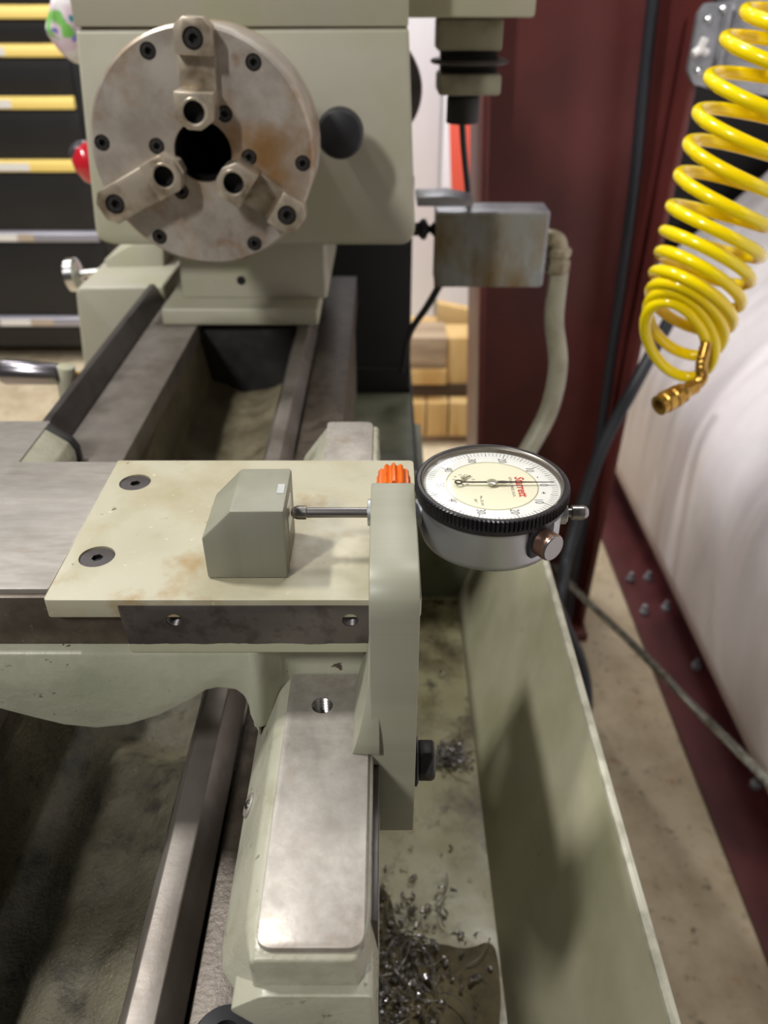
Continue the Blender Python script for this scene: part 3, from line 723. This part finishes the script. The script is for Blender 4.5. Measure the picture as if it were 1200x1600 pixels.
# orange clamp knob on the back
kn = MB(); nseg = 96; pr = []
for r_, h_ in ((0.0040, 0.0), (1, 0.0), (1, 0.0125), (0.9, 0.0140), (0.0, 0.0140)):
    ringp = []
    for i in range(nseg):
        a = 2 * math.pi * i / nseg
        q = 0.0056 + 0.0006 * (1 if math.cos(a * 12) > 0 else -1) * min(1, abs(math.cos(a * 12)) * 2)
        if r_ < 0.5: q = max(r_, 1e-5)
        elif r_ < 1: q *= 0.9
        ringp.append((q * math.cos(a), q * math.sin(a), h_))
    pr.append(ringp)
kn.loft(pr)
KW = aim((0.0035, 0.2455, -0.1520), (0, 1, 0))
kn.build('clamp_knob', 'orange', BR, local=KW, sharp=30)
MB().lathe([(0.004, -0.003), (0.004, 0.002)], KW, 20).build('knob_collar', 'brass', BR)
# hex bolt with flange
bo = Vector((AX1, 0.1975, -0.2345))
hb = MB().lathe([(0.0070, 0.0014), (0.0074, 0.0022), (0.0074, 0.0066), (0.0066, 0.0076), (0.0, 0.0077)], aim(bo, (1, 0, 0), math.radians(-8)), 6).build('hex_bolt', 'black_oxide', BR, bevel=0.0005)
MB().lathe([(0.0090, 0.0), (0.0090, 0.0010), (0.0078, 0.0016)], aim(bo, (1, 0, 0)), 32).build('bolt_flange', 'knob_black', hb)

# ================================================================== dial indicator
DC = Vector((0.0363, 0.2345, 0.0)); DX, DY = DC.x, DC.y
DI = thing('dial_indicator', 'round white-faced dial indicator with black knurled bezel held by the bracket', 'dial indicator', (DX, DY, -0.160))
TM = Matrix.Translation((DX, DY, 0))
MB().lathe([(0.0, -0.1612), (0.0215, -0.1610), (0.0232, -0.1598), (0.0240, -0.1575), (0.0240, -0.1436)], TM, 72, caps=False).build('case', 'satin', DI, sharp=40)
# bezel with knurled edge
nb = 220; rows = []
def ringk(r, z, alt=None):
    return [(DX + (alt if alt and i % 2 else r) * math.cos(2 * math.pi * i / nb), DY + (alt if alt and i % 2 else r) * math.sin(2 * math.pi * i / nb), z) for i in range(nb)]
rows = [ringk(0.0229, -0.1425), ringk(0.0231, -0.1404), ringk(0.0236, -0.1396), ringk(0.0241, -0.1389), ringk(0.0251, -0.1389), ringk(0.0257, -0.1393, 0.0252), ringk(0.02595, -0.1399, 0.0247), ringk(0.02595, -0.1427, 0.0247), ringk(0.0254, -0.1431), ringk(0.0252, -0.1448), ringk(0.0236, -0.1450)]
bz = MB().loft(rows, caps=False).build('bezel', 'bezel', DI, sharp=22)
MB().loft([ringk(0.02275, -0.1409), ringk(0.02285, -0.1400), ringk(0.0232, -0.13945), ringk(0.0238, -0.1390)], caps=False).build('crystal_ring', 'bezel_rim', bz)
ZF = -0.1410
face = MB().lathe([(0.0229, ZF - 0.0003), (0.0229, ZF), (0.0, ZF)], TM, 72).build('dial_face', 'dial_white', DI)
MB().lathe([(0.0153, ZF + 0.00001), (0.0153, ZF + 0.00003), (0.0, ZF + 0.00003)], TM, 72, caps=False).build('dial_centre', 'dial_cream', face)
MB().lathe([(0.0152, ZF + 0.00005), (0.0156, ZF + 0.00005)], TM, 72, caps=False).build('dial_circle', 'ink_olive', face)
tk = MB()
for i in range(100):
    a = 2 * math.pi * i / 100
    r0 = 0.0190 if i % 10 == 0 else 0.0197 if i % 5 == 0 else 0.0200
    w = 0.00007 if i % 5 else 0.00011
    e, t = Vector((math.cos(a), math.sin(a), 0)), Vector((-math.sin(a), math.cos(a), 0))
    q = [e * r0 + t * w, e * 0.0222 + t * w, e * 0.0222 - t * w, e * r0 - t * w]
    tk.add([(DX + v.x, DY + v.y, ZF + 0.00006) for v in q], [(0, 1, 2, 3)])
tk.build('graduations', 'ink', face, kind='stuff')
def dw_(dx, dy, z=0.00006): return Matrix.Translation((DX + dx, DY + dy, ZF + z)) @ Matrix.Rotation(-math.pi / 2, 4, 'Z')
for k, s_ in enumerate(['0', '10', '20', '30', '40', '50', '40', '30', '20', '10']):
    a = -2 * math.pi * k / 10
    text(s_, 0.0042, 'ink', face, dw_(0.0174 * math.cos(a), 0.0174 * math.sin(a)), 'numeral', sx=0.72, bold=-0.00006)
text('+', 0.0030, 'ink', face, dw_(0.0172 * math.cos(-0.30), 0.0172 * math.sin(-0.30)), 'plus_sign')
text('-', 0.0034, 'ink', face, dw_(0.0172 * math.cos(0.30), 0.0172 * math.sin(0.30)), 'minus_sign')
text('Starrett', 0.0044, 'red_ink', face, dw_(0.0096, -0.0010), 'lettering', shear=0.12, bold=0.00009, sx=0.92)
text('ATHOL, MASS. U.S.A.', 0.0014, 'ink_grey', face, dw_(0.0066, -0.0012), 'small_print')
text('No. 25-341', 0.0013, 'ink_grey', face, dw_(-0.0044, -0.0100), 'small_print')
text('.001"', 0.0013, 'ink_grey', face, dw_(-0.0064, -0.0100), 'small_print')
# revolution counter
sdx, sdy = -0.0093, 0.0036
for k in range(10):
    a = 2 * math.pi * k / 10
    text(str(k), 0.0016, 'ink_grey', face, dw_(sdx + 0.0033 * math.cos(a), sdy + 0.0033 * math.sin(a)), 'counter_numeral')
def hand(pts, z, th, name, parent, mat):
    return MB().prism([(DX + x, DY + y) for x, y in pts], 'z', ZF + z, ZF + z + th).build(name, mat, parent)
hd = hand([(-0.0100, -0.0003), (0.0, -0.0004), (0.0035, -0.0008), (0.0060, -0.0004), (0.0208, -0.00008), (0.0208, 0.00008), (0.0060, 0.0004), (0.0035, 0.0008), (0.0, 0.0004), (-0.0100, 0.0003)], 0.0011, 0.0002, 'hand', DI, 'hand')
MB().lathe([(0.0008, 0), (0.0014, 0), (0.0014, 0.00025), (0.0008, 0.00025), (0.0008, 0)], Matrix.Translation((DX - 0.0113, DY, ZF + 0.0011)), 28, caps=False).build('hand_ring', 'hand', hd)
MB().lathe([(0.0012, -0.0012), (0.0012, -0.0001), (0.0018, 0.0), (0.0018, 0.0002), (0.0015, 0.00035), (0, 0.0004)], Matrix.Translation((DX, DY, ZF + 0.00115)), 28).build('hand_hub', 'silver_paint', hd)
sh = MB().prism([(DX + sdx - 0.0008, DY + sdy - 0.0004), (DX + sdx - 0.0004, DY + sdy - 0.0008), (DX + sdx + 0.0026, DY + sdy + 0.0016), (DX + sdx + 0.0024, DY + sdy + 0.0019)], 'z', ZF + 0.0005, ZF + 0.0007).build('counter_hand', 'hand', DI)
MB().lathe([(0.0009, -0.0003), (0.0010, 0.0001), (0.0006, 0.0005), (0, 0.0006)], Matrix.Translation((DX + sdx, DY + sdy, ZF + 0.0007)), 20).build('counter_hub', 'silver_paint', sh)
MB().lathe([(0.02300, -0.1394), (0.0222, -0.13925), (0.012, -0.13923), (0.0, -0.13922)], TM, 64, caps=False).build('crystal', 'crystal', DI)
# stem, plunger and contact to the left
ZP = -0.152
MB().lathe([(0.0048, 0), (0.0048, 0.0194)], aim((0.0150, DY, ZP), (-1, 0, 0)), 28).build('stem', 'satin', DI)
MB().lathe([(0.0047, 0), (0.0047, 0.0010), (0.0040, 0.0012)], aim((AX0, DY, ZP), (-1, 0, 0)), 28).build('stem_bush', 'satin', DI)
MB().lathe([(0.0018, 0), (0.0018, 0.0215)], aim((AX0 - 0.0005, DY, ZP), (-1, 0, 0)), 24).build('plunger', 'spindle', DI)
def knurled(r, h, mat, W_, name, n=30, dome=0.0, amp=0.07, bandmat=None):
    m = MB(); rows_ = 7; secs = []
    for k in range(rows_ + 1):
        z = h * k / rows_
        secs.append([W_ @ Vector(((r * (1 - (amp if (i + k) % 2 else 0))) * math.cos(2 * math.pi * i / (2 * n)), (r * (1 - (amp if (i + k) % 2 else 0))) * math.sin(2 * math.pi * i / (2 * n)), z)) for i in range(2 * n)])
    for rr, z in ((0.93, h + dome * 0.15), (0.8, h + dome * 0.55), (0.5, h + dome * 0.9), (0.02, h + dome)) if dome else ((0.93, h + 0.0001), (0.02, h + 0.0001)):
        secs.append([W_ @ Vector((r * rr * math.cos(2 * math.pi * i / (2 * n)), r * rr * math.sin(2 * math.pi * i / (2 * n)), z)) for i in range(2 * n)])
    m.loft(secs)
    return m.build(name, mat, DI, sharp=18 if not dome else 24)
xt = -0.0323
knurled(0.0024, 0.0032, 'knurl', aim((xt + 0.0056, DY, ZP), (-1, 0, 0)), 'contact_point', 18, 0.0022)
# spindle cap on the right
MB().lathe([(0.0040, 0), (0.0040, 0.0028), (0.0034, 0.0032)], aim((DX + 0.0232, DY, ZP), (1, 0, 0)), 24).build('spindle_guide', 'satin', DI)
MB().lathe([(0.0016, 0), (0.0016, 0.008)], aim((DX + 0.025, DY, ZP), (1, 0, 0)), 20).build('spindle_end', 'spindle', DI)
knurled(0.0026, 0.0040, 'knurl', aim((0.0645, DY, ZP), (1, 0, 0)), 'spindle_cap', 18, 0.0018)
# bezel clamp: black seat and knurled screw
cd = Vector((math.sin(math.radians(36)), -math.cos(math.radians(36)), 0))
cp = Vector((DX, DY, -0.1500)) + cd * 0.0238
tx = Vector((-cd.y, cd.x, 0))
def orient(loc, zdir, ydir):
    z = zdir.normalized(); y = ydir.normalized(); x = y.cross(z)
    return Matrix(((x.x, y.x, z.x, loc.x), (x.y, y.y, z.y, loc.y), (x.z, y.z, z.z, loc.z), (0, 0, 0, 1)))
CW_ = orient(cp, cd, Vector((0, 0, 1)))
MB().prism(smooth_poly([(-0.0048, -0.0052), (0.0040, -0.0052), (0.0048, -0.003), (0.0048, 0.0060), (-0.0048, 0.0060), (-0.0056, -0.001)], 0.0012, 3), 'z', -0.002, 0.0012).build('clamp_seat', 'knob_black', DI, local=CW_, bevel=0.0003)
CK2 = orient(cp + cd * 0.0012, cd, Vector((0, 0, 1)))
knurled(0.0047, 0.0042, 'copper_knurl', CK2, 'clamp_screw', 26, 0, 0.05)
MB().lathe([(0.0044, 0.0041), (0.0044, 0.0047), (0.0041, 0.0050), (0.0, 0.0050)], CK2, 36, caps=False).build('clamp_screw_face', 'spindle', DI)
MB().lathe([(0.006, 0), (0.005, -0.0020), (0.0, -0.0021)], Matrix.Translation((DX - 0.003, DY - 0.012, -0.1608)), 24, caps=False).build('back_lug', 'satin', DI)

# ================================================================== junction box and conduit
JB = thing('junction_box', 'stained grey metal junction box beside the headstock with conduit elbow', 'junction box', (0.11, 0.92, -0.285))
a, b = uY(683, 331, 0.90), uY(848, 447, 0.90)
bx = MB().box(a.x, b.x, 0.901, 0.945, b.z, a.z).build('box_body', 'galv', JB, bevel=0.001)
MB().box(a.x - 0.001, b.x - 0.0025, 0.899, 0.9012, b.z - 0.001, a.z - 0.002).build('box_cover', 'jbox', JB, bevel=0.0008)
e0 = Vector((b.x, 0.925, uY(850, 372, 0.925).z)); e1 = uY(873, 392, 0.925); e2 = uY(873, 425, 0.925)
MB().tube(spline([e0 + Vector((-0.004, 0, 0)), e0 + Vector((0.006, 0, 0)), (e1.x - 0.003, 0.925, e0.z - 0.004), e1], 6), 0.0105, 20).build('elbow', 'fitting', JB)
MB().lathe([(0.0125, 0), (0.0145, 0.002), (0.0145, 0.008), (0.0125, 0.010), (0.0125, 0.016), (0.0145, 0.018), (0.0145, 0.026), (0.012, 0.028)], aim(e1 + Vector((0, 0, 0.004)), (0.0, 0, -1)), 10).build('elbow_nut', 'fitting', JB)
MB().tube(spline([e2 + Vector((0, 0, 0.014)), e2, uY(866, 500, 0.92), uY(872, 570, 0.91), uY(858, 640, 0.90), uY(826, 702, 0.88), uY(790, 762, 0.85), uY(775, 900, 0.83), (0.135, 0.80, -0.95), (0.10, 0.78, FL + 0.012)]), 0.0112, 20).build('conduit', 'conduit', JB)
MB().tube(spline([uY(690, 440, 0.93), uY(668, 478, 0.94), uY(640, 522, 1.0), uY(628, 580, 1.05)]), 0.0042, 10).build('box_cable', 'cable', JB)

# ================================================================== cables, rope, hose on the column side
def cable(name, pts, r, label, cat='cable', mat='cable', n=12):
    o = MB().tube(spline(pts, n), r, 12).build(name, mat)
    return tag(o, label, cat)
cable('power_cable', [uY(1026, -60, 1.40), uY(1018, 20, 1.40), uY(1003, 160, 1.40), uY(992, 280, 1.40), uY(974, 420, 1.40), uY(955, 560, 1.40), uY(936, 690, 1.40), uY(915, 800, 1.38), (0.40, 1.36, -1.10), (0.38, 1.30, FL + 0.01)], 0.0095, 'thick black cable hanging down the face of the maroon column')
cable('power_cable', [uY(1046, 500, 1.34), uY(1022, 545, 1.33), uY(985, 615, 1.30), uY(945, 690, 1.28), uY(912, 780, 1.25), uY(886, 870, 1.2), uY(868, 960, 1.1), (0.25, 1.02, -1.15), (0.18, 0.95, FL + 0.012)], 0.0115, 'black cable slanting from behind the yellow hose down behind the dial indicator')
cable('rubber_hose', [(0.25, 0.99, FL + 0.01), (0.215, 0.91, -0.88), (0.178, 0.83, -0.66), uY(862, 940, 0.78), uY(885, 985, 0.80), uY(905, 1030, 0.80), uY(915, 1075, 0.79), uY(914, 1120, 0.77), uY(895, 1170, 0.74), (0.20, 0.67, -1.0), (0.25, 0.61, FL + 0.01)], 0.0085, 'black rubber hose loop sticking out behind the chip tray lip', 'hose')
# twisted steel rope
rp = spline([uY(866, 884, 1.36), uY(906, 928, 1.24), uY(990, 1008, 1.05), uY(1080, 1100, 0.90), uY(1170, 1190, 0.78), uY(1290, 1310, 0.64)], 14)
m = MB()
cum = [0]
for i in range(1, len(rp)): cum.append(cum[-1] + (rp[i] - rp[i - 1]).length)
RO = thing('wire_rope', 'twisted grey wire rope stretched from the column foot towards the lower right', 'wire rope', rp[0])
fine = []
for i in range(len(rp) - 1):
    for k in range(3): fine.append((rp[i].lerp(rp[i + 1], k / 3), cum[i] + (cum[i + 1] - cum[i]) * k / 3))
fine.append((rp[-1], cum[-1]))
for st in range(5):
    path = []
    for i, (p, c_) in enumerate(fine):
        t = (fine[min(i + 1, len(fine) - 1)][0] - fine[max(i - 1, 0)][0]).normalized()
        n1 = t.cross(Vector((0, 0, 1))).normalized(); n2 = t.cross(n1)
        a = c_ * 90 + st * 2 * math.pi / 5
        path.append(p + (n1 * math.cos(a) + n2 * math.sin(a)) * 0.0040)
    MB().tube(path, 0.0030, 6).build('strand', 'rope', RO)
# galvanised switch box on the column flange
GB = thing('switch_box', 'galvanised electrical box fixed to the column behind the yellow coil', 'electrical box', uY(1110, 130, 1.33))
gpts = [xz(1083, 132, 1.33), xz(1076, 112, 1.33), xz(1092, 22, 1.33), xz(1104, 5, 1.33), xz(1146, 2, 1.33), xz(1118, 140, 1.33)]
MB().prism(smooth_poly(gpts, 0.004, 3), 'y', 1.33, 1.345).build('mounting_ear', 'galv', GB, bevel=0.001)
a, b = uY(1118, 143, 1.34), uY(1225, -20, 1.34)
MB().prism([xz(1118, 143, 1.338), xz(1225, 152, 1.338), xz(1250, -30, 1.338), xz(1150, -30, 1.338)], 'y', 1.338, 1.40).build('box_body', 'galv', GB, bevel=0.003)
MB().tube([uY(1140, 5, 1.327), uY(1116, 135, 1.327)], 0.006, 10).build('bent_rib', 'galv', GB)
s0 = None
for px, py in ((1107, 31), (1092, 111), (1130, 15), (1143, 12)):
    w = aim(uY(px, py, 1.328), (0, -1, 0))
    if s0 is None: s0 = MB().lathe([(0.005, 0), (0.005, 0.002), (0.003, 0.004), (0, 0.0042)], seg=12).build('screw', 'chrome', GB, local=w)
    else: inst(s0, 'screw', GB, w)
tie = MB().tube([uY(1083, 85, 1.315), uY(1094, 76, 1.318), uY(1102, 60, 1.315)], 0.0055, 8).tube([uY(1094, 77, 1.318), uY(1104, 82, 1.325)], 0.0055, 8)
tie.build('wire_nut', 'tag_white', GB)
MB().lathe([(0.016, 0), (0.016, 0.001), (0.0155, 0.0015), (0, 0.0015)], aim(uY(1170, 75, 1.337), (0, -1, 0)), 28).build('knockout', 'galv', GB)
tag(MB().box(0.56, 1.14, 2.20, 2.30, FL + 0.15, 2.0).build('trim_2', 'void'), 'black slab painted as the shade of the gap between the column and the white sheeting', kind='structure')  # solid slab, its black colour standing in for shade in the gap
# ---- yellow coiled air hose
YC = 0.62
Lx = [(1168, 21), (1136, 64), (1111, 125), (1093, 181), (1078, 230), (1063.5, 278), (1051, 325), (1041, 361), (1034, 392), (1025, 423), (1019.6, 447.5), (1015.5, 470), (1011, 491)]
Lx = [(1235, -75), (1200, -25)] + Lx
offs = {}
Rx = []
for i, (x, y) in enumerate(Lx):
    k = i - 2
    dx, dy = {7: (133, 64), 8: (124, 72), 9: (119, 76), 10: (110, 82), 11: (102, 87), 12: (92, 92)}.get(k, (140 + 3 * (6 - k), 56 - 4 * (6 - k)))
    Rx.append((x + dx, y + dy))
HO = thing('coiled_air_hose', 'bright yellow coiled air hose with brass coupler hanging at the right', 'air hose', uY(1070, 540, YC))
path = []
NL = len(Lx)
def lp(lst, t):
    i = max(0, min(NL - 2, int(t))); f = t - i
    return Vector(lst[i]).lerp(Vector(lst[i + 1]), f)
steps = 36
t = 0.0
for s_ in range(int((NL - 1) * steps) + 14):
    ph = s_ / steps
    li = min(ph, NL - 1.0)
    a, b = lp(Lx, li), lp(Rx, max(0, min(li - 0.0, NL - 1)))
    pl, pr_ = uY(a.x, a.y, YC), uY(b.x, b.y, YC)
    e1 = (pr_ - pl) / 2; c0 = (pr_ + pl) / 2
    # the loops descend along c0(li); subtract the within-loop descent so the left ends fall on their marks
    k = li - 2
    tl = math.radians(-4 + 26 * sstep(4, 9, k) + 40 * sstep(8.5, 12, k))
    rr = 0.034
    e2 = Vector((0, math.cos(tl), -math.sin(tl))) * rr
    th = math.pi + 2 * math.pi * ph
    path.append(c0 + e1 * math.cos(th) - e2 * (-math.sin(th)))
MB().tube(path, 0.0045, 12).build('hose', 'yellow', HO, sharp=180)
end = path[-1]
g = spline([end, uY(1096, 570, 0.60), uY(1097, 590, 0.598), uY(1086, 603, 0.592)], 10)
rs = [0.0044 + (0.0005 if i % 2 else -0.0001) for i in range(len(g))]
MB().tube(g, rs, 14).build('spring_guard', 'brass', HO)
q0, q1 = uY(1088, 602, 0.593), uY(1029, 634, 0.575)
L = (q1 - q0).length
cpx = MB().lathe([(0.0050, 0), (0.0060, L * .05), (0.0060, L * .3), (0.0072, L * .33), (0.0080, L * .38), (0.0072, L * .45), (0.0086, L * .5), (0.0086, L * .62), (0.0078, L * .65), (0.0088, L * .69), (0.0088, L * .85), (0.0080, L * .88), (0.0080, L), (0.0045, L), (0.0045, L * .8)], aim(q0, q1 - q0), 20, caps=False).build('coupler', 'brass', HO, sharp=25)

# ================================================================== background things
# tool cabinet
YT = 2.9
TCX1 = -0.955
TC = thing('tool_cabinet', 'black tool cabinet with silver drawer pulls, most coloured as yellow-lit, behind the lathe', 'tool cabinet', (-1.6, 3.1, FL))
MB().box(-2.6, TCX1, YT + 0.012, 3.5, FL + 0.06, 0.32).build('cabinet_body', 'cab_black', TC, bevel=0.006)
zs = [uY(60, y, YT).z for y in (-60, 18, 78, 160, 258, 368, 500)] + [FL + 0.09]
for i in range(len(zs) - 1):
    d_ = MB().box(-2.55, TCX1 - 0.03, YT, YT + 0.011, zs[i + 1] + 0.012, zs[i] + 0.004).build('drawer', 'cab_black', TC, bevel=0.002)
    mt = 'yellow_lit' if i < 5 else 'silver_trim'
    hgt = 0.018 if i < 5 else 0.017
    pu = MB().prism([(YT - 0.018, zs[i] - hgt), (YT - 0.012, zs[i] + hgt * 0.6), (YT, zs[i] + hgt), (YT, zs[i] - hgt)], 'x', -2.54, TCX1 - 0.035).build('drawer_pull', mt, d_, bevel=0.001)
    lw = {3: (-40, 16), 4: (-60, 45), 5: (-60, 26), 6: (0, 47), 2: (-40, 6)}.get(i)
    if lw:
        yy = (-60, 18, 78, 160, 258, 368, 500)[i]
        a, b = uY(lw[0], yy, YT - 0.02), uY(lw[1], yy, YT - 0.02)
        MB().box(a.x, b.x, YT - 0.0205, YT - 0.0175, zs[i] - hgt * 0.8, zs[i] + hgt * 0.5).build('drawer_tag', 'tag_white', d_)
        if i >= 5:
            c_ = uY(lw[1] + (26 if i == 5 else 36), yy, YT - 0.02)
            MB().box(b.x + 0.002, c_.x, YT - 0.0205, YT - 0.0175, zs[i] - hgt * 0.8, zs[i] + hgt * 0.5).build('drawer_tag', 'tag_tan', d_)
# floral cloth bag hanging at the headstock's left rear corner
CB = thing('cloth_bag', 'white floral print cloth bag hanging beside the headstock', 'bag', uY(110, 100, 0.95))
Y0 = 0.95
outl = [(86, -40), (84, 0), (78, 24), (71, 46), (84, 66), (100, 88), (118, 102), (150, 110), (150, -40)]
pts = [uY(px, py, Y0) for px, py in outl]
cen = sum(pts, Vector()) / len(pts)
secs = []
for k, (f_, dy) in enumerate(((0.25, -0.026), (0.6, -0.024), (0.88, -0.014), (1.0, 0.0), (0.9, 0.018), (0.3, 0.028))):
    secs.append([cen + (p - cen) * f_ + Vector((0, dy + 0.006 * noise.noise(p * 60 + Vector((0, k, 0))), 0)) for p in pts])
ob = MB().loft(secs).build('bag_cloth', 'cloth', CB, sharp=180)
md = ob.modifiers.new('sub', 'SUBSURF'); md.levels = 2; md.render_levels = 2
# lumber standing behind
def plank(name, px0, px1, py0, py1, Y, dep, mat, label, slope=0):
    a, b = uY(px0, py0, Y), uY(px1, py1, Y)
    m = MB().add([(a.x, Y, b.z), (b.x, Y, b.z), (b.x, Y + dep, b.z), (a.x, Y + dep, b.z), (a.x, Y, a.z), (b.x, Y, a.z - slope), (b.x, Y + dep, a.z - slope), (a.x, Y + dep, a.z)],
                 [(0, 1, 2, 3), (4, 5, 6, 7), (0, 1, 5, 4), (1, 2, 6, 5), (2, 3, 7, 6), (3, 0, 4, 7)])
    return tag(m.build(name, mat, bevel=0.004), label, 'lumber', 'lumber stacked behind the lathe')
plank('pine_board', 684, 752, 474, 545, 2.46, 0.04, 'wood', 'upright pine board with a sloping top end against the white wall', 0.03)
plank('pine_beam', 600, 690, 510, 550, 2.52, 0.10, 'wood', 'lighter pine beam at the back of the lumber stack, below the white wall')
plank('timber_beam', 600, 697, 528, 578, 2.28, 0.14, 'wood_grey', 'weathered grey timber beam lying across the top of the lumber stack')
plank('timber_post', 697, 752, 528, 604, 2.30, 0.12, 'wood', 'square pine block at the end of the weathered grey beam')
plank('pine_beam', 600, 697, 578, 602, 2.27, 0.10, 'wood', 'thin pale pine beam directly under the weathered grey beam')
plank('timber_skid', 600, 745, 602, 626, 2.29, 0.10, 'wood_dark', 'dark stained skid board in the middle of the lumber stack')
for i, (x0, x1) in enumerate(((640, 667), (668, 702), (703, 745))):
    p0, p1 = uY(x0, 630, 2.24), uY(x1, 630, 2.24)
    o = MB().box(p0.x, p1.x - 0.003, 2.24, 2.30, FL + 0.03, p0.z).build('pine_plank', 'wood', bevel=0.003)
    tag(o, ('leftmost', 'middle', 'rightmost')[i] + ' of the three upright pine planks low in the lumber stack', 'lumber', 'upright planks of the lumber stack')
o = MB().box(uY(600, 690, 2.35).x, uY(750, 690, 2.35).x, 2.26, 2.6, FL, FL + 0.03).build('timber_skid', 'wood_grey'); tag(o, 'grey ground skid under the three upright pine planks', 'lumber', 'lumber stacked behind the lathe')
# white panels and the coral panel seen between headstock and column
WP = thing('white_panel', 'white door-like panel standing in front of the far white wall', 'panel', (0.3, 3.3, FL))
a, b = uY(640, 120, 3.3), uY(752, 500, 3.3)
MB().box(a.x - 0.3, uY(690, 120, 3.3).x, 3.3, 3.34, FL, 1.4).build('panel_leaf', 'wall_white', WP, bevel=0.004)
MB().box(uY(690, 120, 3.3).x + 0.012, b.x + 0.5, 3.31, 3.34, FL, uY(700, 150, 3.3).z).build('panel_leaf', 'wall_white', WP, bevel=0.004)
a, b = uY(700, 120, 2.9), uY(760, 440, 2.9)
o = MB().prism([(a.x, a.z), (b.x, a.z), (b.x, b.z), (a.x + 0.05, b.z)], 'y', 2.9, 2.93).build('coral_panel', 'coral', bevel=0.004)
pole = None
tag(o, 'bright coral red plastic panel between the black switch cable and the maroon column', 'panel')

# ================================================================== swarf
def curl(m, p, rad, turns, pitch, w, rot):
    n = int(turns * 12); vs = []; fs = []
    for i in range(n + 1):
        a = i / 12 * 2 * math.pi
        q = rot @ Vector((rad * math.cos(a), rad * math.sin(a), pitch * i / 12))
        q2 = rot @ Vector((rad * math.cos(a), rad * math.sin(a), pitch * i / 12 + w))
        vs += [Vector(p) + q, Vector(p) + q2]
    for i in range(n): fs.append((2 * i, 2 * i + 1, 2 * i + 3, 2 * i + 2))
    m.add(vs, fs)
def heap(cx, cy, sx, sy, n, hmax, seed, long=0.25, zb=ZT):
    rnd = random.Random(seed); m = MB()
    for i in range(n):
        x, y = rnd.gauss(cx, sx), rnd.gauss(cy, sy)
        if x > 0.069: continue
        dd = ((x - cx) / sx) ** 2 + ((y - cy) / sy) ** 2
        z = zb + 0.0012 + rnd.random() * hmax * math.exp(-dd * 0.4)
        rot = Matrix.Rotation(rnd.uniform(0, 6.28), 3, 'Z') @ Matrix.Rotation(rnd.uniform(0.2, 1.57), 3, 'X')
        if rnd.random() < long:
            L_ = rnd.uniform(0.008, 0.028); a = rnd.uniform(0, 6.28); bend = rnd.uniform(-1, 1)
            pts = [(x + math.cos(a + bend * t) * L_ * t, y + math.sin(a + bend * t) * L_ * t, z + 0.001 + 0.003 * math.sin(t * 3)) for t in (0, .33, .66, 1)]
            m.tube(spline(pts, 3), 0.0004, 4)
        else:
            curl(m, (x, y, z), rnd.uniform(0.0008, 0.0026), rnd.uniform(0.4, 2.2), rnd.uniform(0.0006, 0.0018), rnd.uniform(0.0006, 0.0016), rot)
    return m
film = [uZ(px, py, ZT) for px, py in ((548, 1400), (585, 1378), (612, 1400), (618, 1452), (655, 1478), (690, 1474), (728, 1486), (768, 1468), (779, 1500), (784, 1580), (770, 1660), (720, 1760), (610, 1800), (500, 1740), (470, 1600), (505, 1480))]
MB().prism(smooth_poly([(q.x, q.y) for q in film], 0.012, 5), 'z', ZT, ZT + 0.0006).build('oil_and_shade_patch', 'oil', TR)  # dirty oil film, its dark tone also carrying shade beside the wing
p = uZ(705, 1185, ZT)
o = heap(p.x, p.y, 0.007, 0.006, 170, 0.008, 3, 0.05).build('swarf_heap', 'chip', sharp=50)
tag(o, 'small clump of bright steel swarf beside the black hex bolt', 'swarf', kind='stuff')
p = uZ(600, 1520, ZT)
o = heap(p.x + 0.002, p.y - 0.002, 0.022, 0.030, 520, 0.006, 5, 0.10).build('swarf_heap', 'chip', sharp=50)
tag(o, 'scattered dark steel swarf in the tray beside the wing nose', 'swarf', kind='stuff')
rnd = random.Random(11)
for px, py, lab in ((690, 1055, 'curled steel chip on the stained tray floor above the bolt swarf'), (748, 1530, 'shiny steel chip curl nearest the tray crease at the bottom'), (695, 1425, 'short bright chip on the clean tray patch above the large swarf scatter')):
    p = uZ(px, py, ZT + 0.0015); m = MB()
    curl(m, p, 0.0028, 1.3, 0.0012, 0.0016, Matrix.Rotation(rnd.random() * 6, 3, 'Z') @ Matrix.Rotation(1.2, 3, 'X'))
    tag(m.build('steel_chip', 'chip', sharp=60), lab, 'metal chip', 'single steel chips in the tray')
